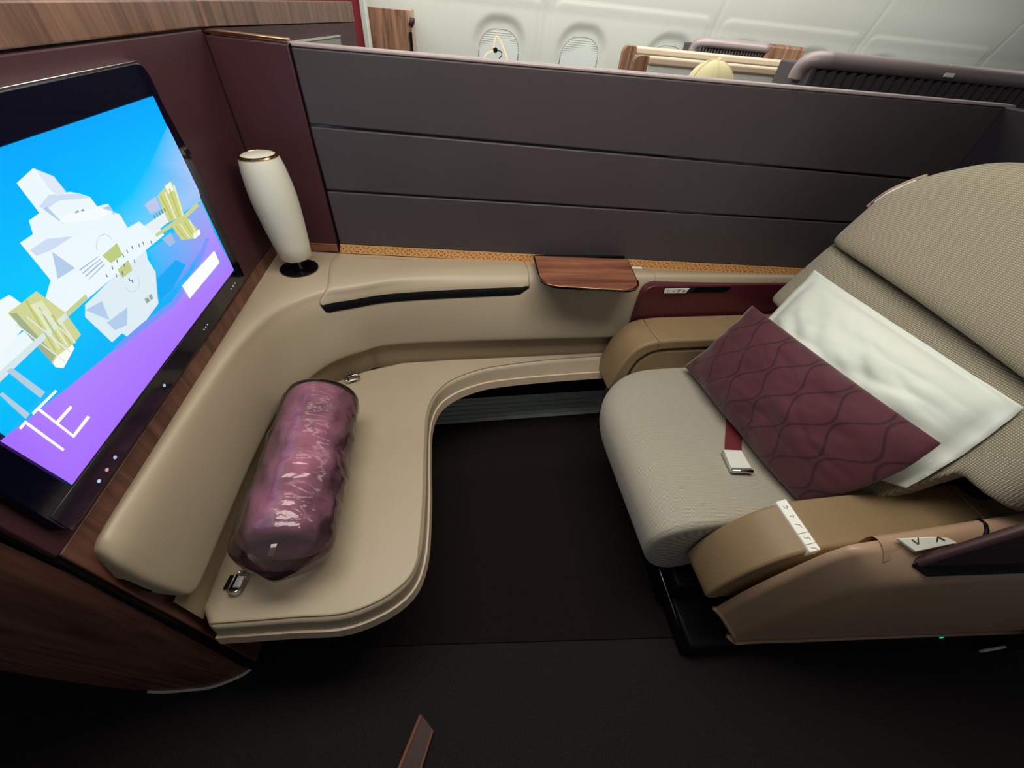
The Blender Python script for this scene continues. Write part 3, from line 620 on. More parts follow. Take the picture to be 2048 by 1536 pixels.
def screen_mesh():
    Y0, Y1, Z0, Z1 = .403, 1.084, .9165, 1.3115
    V = []; F = []; C = []
    def face(pts, cols, lay):
        k = len(V); x = -.5950+lay*.00003
        for i, p in enumerate(pts):
            V.append((x, p[0], p[1])); C.append(srgb(*(cols[i] if isinstance(cols, list) else cols)))
        F.append(tuple(range(k, k+len(pts))))
    ys = [Y0, .55, .72, .85, .95, Y1]; zz = [Z0, 1.0, 1.08, 1.15, 1.24, Z1]
    def bg(y, z):
        t = (z-Z0)/(Z1-Z0); s = (y-Y0)/(Y1-Y0)
        if t > .5: return (0, int(lerp(208, 168, (t-.5)*2)), 255)
        return (int(20*s), int(lerp(160, 200, t*2)), int(lerp(245, 255, t*2)))
    for i in range(5):
        for j in range(5):
            q = [(ys[i], zz[j]), (ys[i+1], zz[j]), (ys[i+1], zz[j+1]), (ys[i], zz[j+1])]
            face(q, [bg(*p) for p in q], 0)
    for k, (p, c) in enumerate(SCREEN): face(p, c, k+1)
    me = bpy.data.meshes.new('screen'); me.from_pydata(V, [], F); me.update()
    at = me.color_attributes.new('picture', 'FLOAT_COLOR', 'POINT')
    for i, c in enumerate(C): at.data[i].color = c
    m = bpy.data.materials.new('screen_picture'); m.use_nodes = True; n = m.node_tree.nodes; p = n['Principled BSDF']
    p.inputs['Base Color'].default_value = (.002, .002, .002, 1); p.inputs['Roughness'].default_value = .35; p.inputs['Specular IOR Level'].default_value = .15
    a = n.new('ShaderNodeVertexColor'); a.layer_name = 'picture'; m.node_tree.links.new(a.outputs[0], p.inputs['Emission Color']); p.inputs['Emission Strength'].default_value = 1.0
    me.materials.append(m)
    o = bpy.data.objects.new('screen', me); COL.objects.link(o); o.parent = tv; o.matrix_parent_inverse = Matrix.Translation(-Vector(tv.location)); o['label'] = 'lit screen with white stepped building, purple wave and 1E'
screen_mesh()

# ================================================================ OTTOMAN
ot = thing('ottoman', 'L-shaped beige leather ottoman bench with rounded corner under the television', 'ottoman', (-.35, .7, 0))
ft = catmull([(-.568, .316, .45), (-.40, .309, .45), (-.262, .305, .45), (-.155, .346, .45), (-.108, .42, .45), (-.096, .588, .45), (-.096, .75, .45), (-.092, .918, .45), (-.066, 1.014, .45), (-.01, 1.08, .45), (.087, 1.13, .45), (.19, 1.156, .45), (.406, 1.184, .45), (.72, 1.203, .45)], 5)
fw = catmull([(-.572, .310, .388), (-.41, .301, .388), (-.268, .295, .388), (-.148, .340, .388), (-.100, .425, .388), (-.090, .59, .388), (-.092, .75, .388), (-.090, .90, .388), (-.062, 1.0, .388), (-.0, 1.064, .388), (.09, 1.108, .388), (.19, 1.131, .388), (.409, 1.150, .388), (.72, 1.163, .388)], 5)
bk = [(.72, 1.238, 0), (.3, 1.225, 0), (0, 1.218, 0), (-.2, 1.208, 0), (-.34, 1.165, 0), (-.45, 1.105, 0), (-.53, 1.01, 0), (-.585, .9, 0), (-.60, .7, 0), (-.60, .36, 0)]
nF, nB = len(ft), len(bk)
def ring(front, z): return [Vector((p.x, p.y, p.z)) for p in front]+[Vector((b[0], b[1], z)) for b in bk]
r1, r0 = ring(ft, .45), ring(fw, .388); N = nF+nB
f = [tuple(range(N)), tuple(range(2*N-1, N-1, -1))]+[(i, (i+1) % N, N+(i+1) % N, N+i) for i in range(N)]
cu = obj('cushion', r1+r0, f, LEATHER, ot, bevel=.012, seg=4, angle=50)
tube('piping', [p+Vector((-.006 if p.x < -.05 and p.y > .42 else 0, .008 if p.y < .42 or p.x > -.05 else 0, .0022)) for p in ft], .0016, LEATHER_DK, cu, 6)
rim = []
for z, o in ((.400, -.004), (.400, .004), (.366, .008), (.364, -.02)):
    row = []
    for i, p in enumerate(fw):
        a, b = fw[max(0, i-1)], fw[min(nF-1, i+1)]; t = (b-a).normalized(); nn = Vector((t.y, -t.x, 0)); row.append(Vector((p.x, p.y, z))+nn*o)
    rim.append(row)
v, f, _ = grid(rim); obj('edge_rim', v, f, RAIL, ot, smooth=False, label='smooth beige rim under the cushion')
und = [Vector((p.x, p.y, .372)) for p in fw]+[Vector((b[0], b[1], .372)) for b in bk]
obj('underside', und, [tuple(range(len(und)))], BLACK, ot)
prism('pedestal', [(-.60, .42, .0), (-.30, .42, .0), (-.22, .50, .0), (-.20, .95, .0), (-.20, 1.25, 0), (-.60, 1.25, .0)], (0, 0, .37), BLACK, ot, .01)
def belt_buckle(loc, rz, label):
    b = thing('ottoman_belt_buckle', label, 'buckle', loc); c, s = math.cos(rz), math.sin(rz)
    W = lambda x, y, z: (loc[0]+x*c-y*s, loc[1]+x*s+y*c, loc[2]+z)
    tube('wire_loop', [W(x, y, .012+.004*math.sin(x*200)) for x, y in rrect(0, 0, .05, .026, .010, 4)], .003, CHROME, b, 8, closed=True)
    prism('webbing_tab', [W(-.016, -.004, .004), (W(.016, -.004, .004)), W(.016, .030, .002), W(-.016, .030, .002)], (0, 0, .004), BLACK, b, .001)
    prism('clasp', [W(-.013, -.010, .008), W(.013, -.010, .008), W(.013, .006, .008), W(-.013, .006, .008)], (0, 0, .006), BRUSHED, b, .001)
belt_buckle((-.375, 1.108, .452), .4, 'small chrome belt buckle at the back corner of the ottoman by the bolster top')
belt_buckle((-.532, .405, .452), 1.4, 'dark belt buckle half hidden below the lower end of the wrapped bolster')

# ================================================================ WRAPPED BOLSTER
bo = thing('wrapped_bolster', 'plum velvet bolster roll sealed in crinkled clear plastic on the ottoman', 'bolster', (-.42, .66, .452))
A0, A1 = Vector((-.412, .895, .560)), Vector((-.408, .432, .558))
ax = (A1-A0).normalized(); sx_ = ax.cross(Vector((0, 0, 1))).normalized(); uz = sx_.cross(ax)
if uz.z < 0: uz = -uz
def roll(name, prof, m, amp, fr, n=56, lumps=0, ridge=0):
    rows = []
    for s, r in prof:
        row = []
        for k in range(n):
            th = 2*math.pi*k/n; c = A0+ax*s
            d = noise.noise(Vector((math.cos(th)*fr, math.sin(th)*fr, s*fr*6)))*amp
            if ridge: d += ridge*abs(noise.noise(Vector((math.cos(th)*2.2, math.sin(th)*2.2+s*4, s*42))))
            rr = r*(1+d); flat = max(-.107, math.sin(th)*rr)
            row.append(c+sx_*math.cos(th)*rr*1.03+uz*flat)
        rows.append(row)
    v, f, _ = grid(rows, cv=True); f += [tuple(range(n)), tuple(range(len(v)-n, len(v)))]
    return obj(name, v, f, m, bo, smooth=True)
L = (A1-A0).length
pf = [(.0, .03), (.002, .088), (.012, .103)]+[(.02+(L-.055)*i/30, .103) for i in range(31)]+[(L-.022, .099), (L-.010, .088), (L-.003, .070), (L, .045), (L+.001, .015)]
roll('velvet_roll', pf, VELVET, .05, 1.6)
ps = [(-.016, .02), (-.013, .08), (-.004, .104)]+[(.005+(L-.015)*i/70, .1075) for i in range(71)]+[(L+.004, .104), (L+.016, .097), (L+.030, .082), (L+.044, .060), (L+.058, .034), (L+.070, .010)]
roll('plastic_wrap', ps, PLASTIC, .05, 2.6, 72, ridge=.035)
tg = A1+ax*.035; box('paper_tag', (tg.x-.006, tg.y-.002, tg.z+.052), (tg.x+.006, tg.y+.024, tg.z+.0535), WHITEP, bo, 0)

# ================================================================ COCKTAIL TABLE
ct = thing('cocktail_table', 'small walnut fold-out cocktail table with a dark metal edge on the console', 'table', (.5, 1.3, .81))
out = round_poly([(.322, 1.372), (.310, 1.150), (.668, 1.110), (.702, 1.350)], [0, .075, .075, 0], 8)
def zt(x, y): return .829
prism('edge_band', [(x, y, .818) for x, y in out], (0, 0, .0095), GLOSSBLK, ct, .002, 3, label='thin dark bronze edge')
cxm, cym = .5, 1.25
ins = [(cxm+(x-cxm)*.975, cym+(y-cym)*.962) for x, y in out]
prism('wood_top', [(x, y, .826) for x, y in ins], (0, 0, .0035), WOODT, ct, .001, label='horizontal grained walnut top')
prism('underside', [(cxm+(x-cxm)*.94, cym+.01+(y-cym)*.92, .806) for x, y in out], (0, 0, .013), BURG_GLOSS, ct, .004)
tube('polished_lip', [(x, y, .8285) for x, y in out[1:-1]], .0016, GOLD, ct, 6)
box('hinge_bar', (.330, 1.372, .806), (.698, 1.384, .826), BLACK, ct, .002)

# ================================================================ FOOTWELL: kickboard and vent
kbd = thing('kickboard', 'black kickboard panel set back under the beige bench', 'panel', (.3, 1.27, .1))
prism('panel', [(-.20, 1.262, .152), (.76, 1.285, .152), (.76, 1.285, .375), (-.20, 1.262, .375)], (0, .02, 0), BLACK, kbd, .002)
for k, (a, b, z) in enumerate(((.165, .305, .246), (.12, .305, .235), (.205, .305, .222))):
    prism('printed_line', [(a, 1.2716, z), (b, 1.275, z), (b, 1.275, z+.004), (a, 1.2716, z+.004)], (0, -.0006, 0), WHITEP, kbd)
gr = thing('floor_vent', 'grey-green ribbed vent grille along the footwell floor', 'vent', (.3, 1.27, 0))
prism('backing', [(-.20, 1.266, 0), (.76, 1.289, 0), (.76, 1.307, .148), (-.20, 1.284, .148)], (0, .01, 0), BLACK, gr)
for k in range(6):
    z = .004+k*.0243; y0 = 1.236+.0068*k
    prism('slat', [(-.195, y0, z), (.755, y0+.022, z), (.755, y0+.028, z+.0185), (-.195, y0+.006, z+.0185)], (0, .006, .002), SLAT, gr, .0015)

# ================================================================ SEAT
seat = thing('lounge_seat', 'wide taupe woven airline lounge seat with caramel leather armrests', 'seat', (.95, .7, 0))
prof = [(.70, .20), (.64, .215), (.595, .26), (.562, .33), (.549, .395), (.553, .44), (.578, .478), (.625, .500), (.70, .511), (.85, .515), (1.0, .51), (1.18, .50)]
prof = [(p.x, p.y) for p in catmull([(a, b, 0) for a, b in prof], 4)]
rows = []
for y, dx, sc in [(.352, .03, .90), (.356, .012, .955), (.366, .003, .985), (.385, 0, 1), (.5, 0, 1), (.65, 0, 1), (.8, 0, 1), (.88, .004, 1), (.94, .018, 1), (.985, .042, .998), (1.02, .072, .99), (1.045, .105, .975), (1.06, .14, .95), (1.066, .18, .90)]:
    rows.append([((1.2+(x-1.2)*1.0)+dx*(1.2-x)/.65, y+.05*max(0, 1-(y-.352)/.3), .30+(z-.30)*(sc if z > .3 else 1)) for x, z in prof])
rows = [list(r) for r in zip(*[catmull(c, 3) for c in zip(*rows)])]
v, f, uv = grid(rows); n = len(rows[0]); f += [tuple(range(n)), tuple(range(len(v)-n, len(v)))]
obj('seat_cushion', v, f, FABRIC, seat, smooth=True, uv=uv)
YC, HW = .702, .448
def xf(z): return 1.20+.50*(z-.77) if z > .60 else 1.115+.25*(z-.60)
def seamz(u): return .990+.02*u
def cushion_back(name, zb, ztp, bulge, hollow, m, th):
    NU, NV = 60, 26; front, back = [], []
    for j in range(NV+1):
        vv = j/NV; fr, bb = [], []
        for i in range(NU+1):
            u = -1+2*i/NU; y = YC+HW*u; z = lerp(zb(u), ztp(u), vv)
            e = (1-abs(u)**10)**.5*(1-abs(2*vv-1)**6)**.5
            x = xf(z)-bulge*e+hollow*(1-u*u)+.05*abs(u)**14
            fr.append((x, y, z)); bb.append((xf(z)+hollow*(1-u*u)+.05*abs(u)**14+.012+th*e, y, z))
        front.append(fr); back.append(bb)
    rows = front+back[::-1]
    v, f, uv = grid(rows, cu=True); n = NU+1; nr = len(rows); uv = [(p[1], p[2]*1.12) for p in v]
    f += [tuple(r*n for r in range(nr)), tuple(r*n+NU for r in range(nr))[::-1]]
    o = obj(name, v, f, m, seat, smooth=True, uv=uv); return o
cushion_back('backrest', lambda u: .47+.305*smooth01(.66, .78, abs(u)), lambda u: seamz(u), .04, .05, FABRIC3, .07)
cushion_back('headrest', lambda u: seamz(u)-.004, lambda u: 1.325-.205*abs(u)**4.4, .065, .02, FABRIC2, .08)
tube('headrest_seam', [(xf(seamz(u))-.012+.035*(1-u*u), YC+HW*u*.985, seamz(u)-.002) for u in [-.94+.067*i for i in range(29)]], .004, MATS['taupe_weave_coarse'], seat, 6)
hl = catmull([(1.385, 1.148, 1.118), (1.405, 1.138, 1.165), (1.428, 1.115, 1.205), (1.440, 1.085, 1.233)], 5)
tube('headrest_pull', hl, .009, SHELL, seat, 8, label='beige edge pull on the headrest'); tube('pull_slot', [p+Vector((-.012, -.008, -.004)) for p in hl[2:-2]], .006, BRUSHED, seat, 8)
# seat shell behind the cushions, base
prism('back_shell', [(1.26, .34, .2), (1.26, 1.05, .2), (1.52, 1.05, 1.1), (1.52, .34, 1.1)], (.2, 0, 0), BLACK, seat, .04, 4)
prism('seat_base', [(.69, .34, .007), (1.60, .30, .007), (1.60, 1.05, .007), (.73, 1.05, .007)], (0, 0, .20), BLACK, seat, .01)
prism('base_skirt', [(.705, .19, .007), (1.6, .15, .007), (1.6, .34, .007), (.705, .34, .007)], (0, 0, .10), BLACK, seat, .01)
tube('base_edge_trim', [(.655, .40, .20), (.69, .30, .12), (.70, .255, .09)], .0015, BRUSHED, seat, 6)
# near armrest, bent down at the front
ap = catmull([(.735, .315, 0), (.700, .325, 0), (.690, .36, 0), (.700, .44, 0), (.730, .525, 0), (.785, .595, 0), (.86, .628, 0), (.95, .634, 0)], 5)
ap = [(p.x, p.y) for p in ap]+[(1.20, .638), (1.60, .640), (1.60, .315)]
na = prism('armrest', [(x, .270, z) for x, z in ap], (0, .127, 0), ARM, seat, .008, 3, label='caramel leather armrest nearest the aisle')
tube('cross_seam', [(1.36, y, .6415) for y in (.268, .33, .392)], .0018, LEATHER_DK, na, 6)
cs = [(.826, .6225), (.829, .626), (.848, .6325), (.851, .632)]
ks = obj('control_strip', [(.828, .267, .600), (.853, .267, .610), (.828, .267, .6245), (.853, .267, .6345), (.828, .401, .6245), (.853, .401, .6345), (.828, .401, .600), (.853, .401, .610)],
    [(0, 1, 3, 2), (2, 3, 5, 4), (4, 5, 7, 6), (0, 2, 4, 6), (1, 7, 5, 3), (0, 6, 7, 1)], WHITEP, na, bevel=.002, label='white seat control strip with printed symbols')
def tz(x): return .6245+(x-.828)*.4
def onstrip(pts): return [(x, y, tz(x)) for x, y in pts]
NS = (-.37, 0, .93)
for y in (.285, .312): mark('key_gap', ks, onstrip([(.829, y), (.852, y)]), .0012, NS)
for y0, sh in ((.378, [(.836, .006), (.841, -.002), (.846, .004), (.842, .006)]), (.355, [(.837, .003), (.843, -.003), (.845, .004)]), (.331, [(.836, .004), (.844, .001), (.845, -.006)]), (.298, [(.835, .005), (.840, 0), (.844, .003), (.846, -.005)]), (.272, [(.836, .004), (.844, .002), (.846, -.004)])):
    mark('symbol', ks, onstrip([(x, y0+d) for x, d in sh]), .0013, NS)
# far armrest: hooked cap and an inner panel under it
cap = catmull([(.628, .40, 0), (.637, .47, 0), (.655, .55, 0), (.690, .615, 0), (.745, .645, 0), (.82, .655, 0)], 4); cap = [(p.x, p.y) for p in cap]+[(1.40, .665), (1.40, .618)]
inn = catmull([(.82, .610, 0), (.765, .600, 0), (.722, .568, 0), (.702, .52, 0), (.694, .46, 0), (.690, .40, 0)], 4); cap += [(p.x, p.y) for p in inn]
fa = prism('armrest', [(x, 1.048, z) for x, z in cap], (0, .155, 0), ARM, seat, .010, 3, label='caramel leather armrest beside the console')
tube('cross_seam', [(.775, 1.045, .612), (.775, 1.042, .632), (.770, 1.05, .6535), (.765, 1.12, .652), (.762, 1.19, .651)], .0018, LEATHER_DK, fa, 6)
ip = catmull([(.700, .40, 0), (.704, .46, 0), (.713, .515, 0), (.735, .562, 0), (.775, .592, 0), (.83, .600, 0)], 4); ip = [(p.x, p.y) for p in ip]+[(1.40, .606), (1.40, .40)]
prism('armrest_side', [(x, 1.052, z) for x, z in ip], (0, .12, 0), ARM, seat, .010, 3)
prism('armrest_gap', [(.69, 1.075, .40), (.72, 1.075, .60), (.85, 1.075, .62), (1.4, 1.075, .63), (1.4, 1.075, .40)], (0, .09, 0), BURG_GLOSS, seat)

# ================================================================ SEAT BELT
sb = thing('seat_belt', 'burgundy lap belt with a silver buckle lying on the seat cushion', 'belt', (.9, .66, .515))
strip = [(1.04, .86), (1.0, .80), (.955, .725), (.905, .645), (.888, .615)]
sv = []
for i, (x, y) in enumerate(strip): sv.append([(x-.022, y+.014, .5185+.002*math.sin(i)), (x+.024, y-.012, .5185+.002*math.cos(i)), (x+.024, y-.012, .521+.002*math.cos(i)), (x-.022, y+.014, .521+.002*math.sin(i))])
v, f, _ = grid(sv, cv=True); f += [(0, 1, 2, 3), (len(v)-4, len(v)-3, len(v)-2, len(v)-1)]; obj('webbing', v, f, STRAPM, sb)
BC = Vector((.880, .588, .519)); ex = Vector((.95, -.12, 0)).normalized(); ey = Vector((-.12, -.95, 0)).normalized()
def bpt(a, b, z): return BC+ex*a+ey*b+Vector((0, 0, z))
prism('buckle_body', [bpt(a, b, 0) for a, b in rrect(0, 0, .070, .078, .006, 3)], (0, 0, .010), BRUSHED, sb, .002)
prism('buckle_lid', [bpt(a, b, .010) for a, b in round_poly([(-.030, -.040), (.030, -.040), (.033, .028), (-.033, .028)], .004, 3)], (0, 0, .006), STEEL, sb, .002, label='polished silver lift lid')
tube('buckle_bar', [bpt(-.034, .037, .010), bpt(.034, .037, .010)], .006, CHROME, sb, 10)

# ================================================================ PILLOWS
def pillow(name, label, cat, c, T, m, pinch, flange, wr, seed, nrm_hint, belly=0, sag=0, n=56):
    """c: low-far, low-near, high-near, high-far corners"""
    a, b, d, e = [Vector(q) for q in c]
    nn = ((b-a).cross(e-a)).normalized()
    if nn.dot(Vector(nrm_hint)) < 0: nn = -nn
    V = []; UV = []
    def pos(u, w, side):
        pu = u+pinch*(1-w*w)*(-u)*abs(u)**3*1.0; pw = w+pinch*(1-u*u)*(-w)*abs(w)**3
        pu += belly*(1-w*w)*max(0, u)**3; pw -= sag*(1-u*u)*max(0, -w)**2*(1+.7*u)
        s, t = (pu+1)/2, (pw+1)/2
        P = a*(1-s)*(1-t)+b*s*(1-t)+d*s*t+e*(1-s)*t
        iu, iw = min(1, abs(u)/(1-flange)), min(1, abs(w)/(1-flange))
        h = T*(1-iu**2.6)**.62*(1-iw**2.6)**.62
        q = Vector((u*1.7+seed, w*1.3, side*.2+seed))
        w1 = noise.noise(q*1.6)*wr*1.3+noise.noise(q*4)*wr*.55
        r = abs(noise.noise(Vector((u*3+w*2.2+seed, (w-u)*1.2, seed)))); w1 -= wr*.8*max(0, .25-r)*4*.5
        for k, (ca, cb, ph) in enumerate(((.9, 1.5, .3), (1.6, .5, 1.9), (.5, 2.3, 4.0))):
            sfo = math.sin(3.4*(ca*u+cb*w)+ph+seed+2.2*noise.noise(q*1.3)); w1 += wr*.75*(abs(sfo)**.6-.6)*noise.noise(Vector((u+k*3, w-seed, 1.7)))*2
        edge = max(abs(u), abs(w))
        wav = wr*.9*noise.noise(Vector((u*3.1, w*3.1, seed*2)))*smooth01(.55, 1, edge)
        return P+nn*((h+.0015)*(1 if side > 0 else -.4)+w1*(h/T if side > 0 else .3)+wav)
    rowsF = [[pos(-1+2*i/n, -1+2*j/n, 1) for i in range(n+1)] for j in range(n+1)]
    rowsB = [[pos(-1+2*i/n, -1+2*j/n, -1) for i in range(n+1)] for j in range(n+1)]
    V = [p for r in rowsF for p in r]+[p for r in rowsB for p in r]; k = (n+1)**2; F = []
    ix = lambda i, j: j*(n+1)+i
    for j in range(n):
        for i in range(n):
            F.append((ix(i, j), ix(i+1, j), ix(i+1, j+1), ix(i, j+1))); F.append((k+ix(i, j), k+ix(i, j+1), k+ix(i+1, j+1), k+ix(i+1, j)))
    for i in range(n):
        for (p, q) in ((ix(i, 0), ix(i+1, 0)), (ix(i+1, n), ix(i, n)), (ix(0, i+1), ix(0, i)), (ix(n, i), ix(n, i+1))): F.append((p, q, k+q, k+p))
    UV = [(i/n, j/n) for j in range(n+1) for i in range(n+1)]*2
    o = obj(name, V, F, m, None, smooth=True, uv=UV); return tag(o, label, cat)
pillow('pillow', 'white cotton pillow with a flat flange leaning against the seat back', 'pillow', [(1.03, 1.0, .56), (1.130, .366, .705), (1.268, .415, .947), (1.262, 1.078, .929)], .07, COTTON, .015, .09, .011, 3.1, (-1, 0, .3), .04, .30)
pillow('throw_cushion', 'burgundy cushion with an ogee line pattern lying against the white pillow', 'cushion', [(.902, 1.022, .545), (.985, .436, .535), (1.115, .396, .855), (1.040, 1.016, .826)], .060, OGEE, .03, .0, .010, 7.7, (-1, 0, .4), .12, .06)

# ================================================================ AISLE SIDE SHELL OF THE SEAT
sh = thing('seat_side_shell', 'rose-beige moulded side shell of the seat beside the aisle', 'shell', (1.2, .2, .1))
rb = [(.860, .190, .105), (.872, .189, .105), (.90, .188, .105), (.95, .184, .105), (1.05, .174, .105), (1.32, .150, .105), (1.93, .095, .105)]
ro = [(.835, .195, .15), (.868, .192, .26), (.892, .189, .40), (.925, .184, .535), (1.0, .170, .625), (1.31, .146, .640), (1.93, .092, .640)]
ro2 = [(.82, .203, .175), (.850, .202, .29), (.876, .200, .43), (.913, .197, .572), (.995, .185, .655), (1.31, .160, .662), (1.93, .107, .662)]
rm = [(.772, .235, .24), (.790, .235, .39), (.825, .235, .53), (.872, .234, .652), (.958, .226, .690), (1.31, .205, .70), (1.93, .15, .70)]
ri = [(.742, .255, .270), (.760, .254, .425), (.802, .253, .570), (.852, .253, .668), (.935, .252, .700), (1.31, .246, .725), (1.93, .24, .725)]
ri2 = [(.855, .262, .12), (.86, .262, .12), (.865, .262, .12), (.88, .262, .12), (.94, .261, .12), (1.31, .258, .12), (1.93, .25, .12)]
rr = [catmull(r, 8) for r in (rb, ro, ro2, rm, ri, ri2)]
v, f, _ = grid(rr); nc = len(rr[0]); f += [tuple(i*nc for i in range(6))]
obj('shell_panel', v, f, SHELL, sh, smooth=True)
tube('bottom_rail', [Vector(p)+Vector((0, -.003, -.001)) for p in [(.832, .207, .125)]+rb], .007, SHELL, sh, 8, label='rounded lower lip of the shell')
tube('front_lip', catmull([(.742, .255, .270), (.772, .235, .24), (.82, .203, .175), (.835, .195, .15), (.86, .190, .105)], 4), .007, SHELL, sh, 8)
# sill slot the sliding door runs in
prism('door_slot', [(1.0, .200, .675), (1.03, .176, .662), (1.9, .105, .668), (1.9, .14, .698), (1.06, .214, .690)], (0, 0, .006), BLACK, sh, .002)
cpz = round_poly([(.972, .2455, 0), (1.075, .2415, 0), (1.105, .226, 0), (1.02, .2155, 0)], 0) if False else [(.968, .2475), (1.06, .243), (1.10, .2375), (1.12, .226), (1.0, .2195)]
cpl = prism('control_plate', [(x, y, .7005+(y-.22)*.45) for x, y in cpz], (0, -.003, .008), WHITEP, sh, .002, label='white plate with two chevron arrow keys')
NP = (0, -.4, .9)
mark('chevron', cpl, [(1.000, .240, .7185), (1.012, .230, .7145), (1.018, .242, .720)], .003, NP, CHROME, .002)
mark('chevron', cpl, [(1.062, .230, .7145), (1.070, .239, .7185), (1.085, .231, .715)], .003, NP, CHROME, .002)
def zr(x): return .700+.032*smooth01(.93, 1.35, x)
ridge = [[(x, y0, zr(x)+dz if dz > -.05 else .62) for x in (.94, 1.0, 1.08, 1.16, 1.24, 1.32, 1.6, 1.9)] for y0, dz in ((.214, -.024), (.228, -.008), (.240, 0), (.254, .002), (.264, -.004), (.268, -.02), (.268, -.1))]
v, f, _ = grid(ridge); obj('inner_ridge', v, f, SHELL, sh, smooth=True)
cuppts = [(1.19, .222, .710), (1.205, .238, .7225), (1.215, .252, .7245), (1.222, .266, .718)]
tube('ridge_joint', cuppts, .005, BLACK, sh, 8)
box('status_light', (1.60, .1145, .083), (1.612, .1185, .090), emit('green_led', srgb(0, 220, 130), 1.0), sh, .001, label='tiny green status light')
lowt = box('floor_trim', (1.80, .064, .002), (2.3, .072, .02), STEEL, sh, .002)
# sliding door fin
dr = thing('sliding_door', 'dark burgundy sliding door panel with a sloping front edge above the seat shell', 'door', (1.3, .17, .66))
dp = [(1.005, .640), (1.02, .668), (1.115, .850), (1.30, 1.02), (1.9, 1.06), (1.9, .640)]
def dy(x): return .196-.082*(x-1.0)
prism('panel', [(x, dy(x), z) for x, z in dp], (.0, .018, 0), DOORB, dr, .004)
tube('front_edge', [(x-.004, dy(x)+.009, z) for x, z in dp[:5]], .011, DOORB, dr, 8)

# ================================================================ STRAP IN THE AISLE
sp = thing('brown_strap', 'narrow brown leather strap with copper edges on the aisle carpet', 'strap', (-.15, .05, 0))
P0, P1, Q0, Q1 = Vector((-.133, .150, .004)), Vector((-.098, .112, .004)), Vector((-.52, -.60, .004)), Vector((-.40, -.60, .004))
prism('strap_body', [P0, P1, Q1, Q0], (0, 0, .012), BRSTRAP, sp, .002)
tube('edge', [P0+Vector((0, -.006, .014)), Q0+Vector((0, 0, .014))], .005, BRSTRAP_E, sp, 8); tube('edge', [P1+Vector((0, -.004, .014)), Q1+Vector((0, 0, .014))], .0035, BRSTRAP_E, sp, 8)

# ================================================================ ACROSS THE PARTITION
# neighbouring television on the angled wall
nt = thing('television', 'switched-off television of the neighbouring suite, greyed by painted reflected light, behind the partition corner', 'television', (-.53, 2.1, .87))
prism('bezel', [(-.590, 1.62, .87), (-.468, 2.56, .87), (-.468, 2.56, 1.338), (-.590, 1.62, 1.345)], (-.012, 0, 0), GREYP, nt, .004)  # bezel painted grey for the light it reflects
prism('top_edge_trim', [(-.588, 1.62, 1.345), (-.466, 2.56, 1.338), (-.466, 2.56, 1.346), (-.588, 1.62, 1.353)], (-.014, 0, 0), BRUSHED, nt, .001)
rw = thing('red_bulkhead', 'red fabric bulkhead beyond the walnut band, across the far aisle', 'bulkhead', (-.9, 3.3, 0))
box('fabric_panel', (-1.6, 3.30, 0), (-.462, 3.34, 2.0), REDC, rw, .004)
prism('white_post', [(-.462, 3.27, 0), (-.428, 3.27, 0), (-.425, 3.27, 2.0), (-.459, 3.27, 2.0)], (0, .10, 0), LINER, rw, .006)
wm = thing('window_suite_monument', 'upright walnut cabinet front with a dark shelf edge beside the white side lining', 'cabinet', (-.33, 3.55, 0))
box('wood_front', (-.472, 3.50, 0), (-.205, 3.53, 1.437), WOODV, wm, .003); box('side_return', (-.205, 3.51, 0), (-.175, 3.9, 1.44), SHELL, wm, .004)
tube('burgundy_bumper', [(-.185, 3.50, 1.365), (-.172, 3.50, 1.385), (-.168, 3.50, 1.405)], .016, BURG, wm, 10); box('dark_edge', (-.197, 3.49, .6), (-.178, 3.505, 1.335), BLACK, wm, .002)
lathe('chrome_knob', [(.001, 0), (.009, .002), (.009, .01), (.001, .013)], (-.184, 3.49, 1.335), CHROME, wm, 14)
GLOW = emit('warm_light_strip', (1, .60, .32, 1), 1.3)
rl = thing('loop_reading_lamp', 'thin glowing amber loop lamp in front of the far window', 'lamp', (.40, 3.6, 1.0))
tube('light_loop', catmull([(.378, 3.6, 1.285), (.380, 3.6, 1.325), (.396, 3.6, 1.352), (.420, 3.6, 1.333), (.451, 3.6, 1.287), (.484, 3.6, 1.218), (.50, 3.6, 1.12)], 5), .0042, GLOW, rl, 8)
tube('light_loop', catmull([(.385, 3.59, 1.275), (.350, 3.59, 1.266), (.318, 3.59, 1.245), (.295, 3.59, 1.20)], 5), .0042, GLOW, rl, 8)
tube('stem', catmull([(.40, 3.6, 1.278), (.428, 3.6, 1.272), (.436, 3.6, 1.252), (.415, 3.6, 1.22), (.40, 3.6, 1.1), (.40, 3.6, .95)], 5), .003, BLACK, rl, 6)
lathe('hub', [(.004, 0), (.016, .006), (.016, .024), (.004, .03)], (.388, 3.592, 1.262), BLACK, rl, 14)

def aisle_door(y, x0, x1, zt, label):
    d = thing('suite_door', label, 'door', ((x0+x1)/2, y, 0), 'rounded suite doors along the far aisle')
    w = .085
    out = [(p[0], y, p[1]) for p in round_poly([(x0, .05), (x0, zt), (x0+w, zt), (x0+w, .05)], [0, .055, 0, 0], 8)]
    prism('wood_end', out, (0, .045, 0), WOODV, d, .004)
    box('beige_top_rail', (x0+w+.002, y-.008, zt-.042), (x1, y+.050, zt), RAIL, d, .012, 3); box('door_panel', (x0+w+.002, y, .05), (x1, y+.035, zt-.044), LINER, d, .003)
aisle_door(3.20, 1.19, 2.62, 1.386, 'far door panel with a rounded walnut end, the one behind, nearer the windows')
aisle_door(2.75, 1.10, 2.30, 1.366, 'nearer door panel with a rounded walnut end and beige top rail, behind the cream cap')

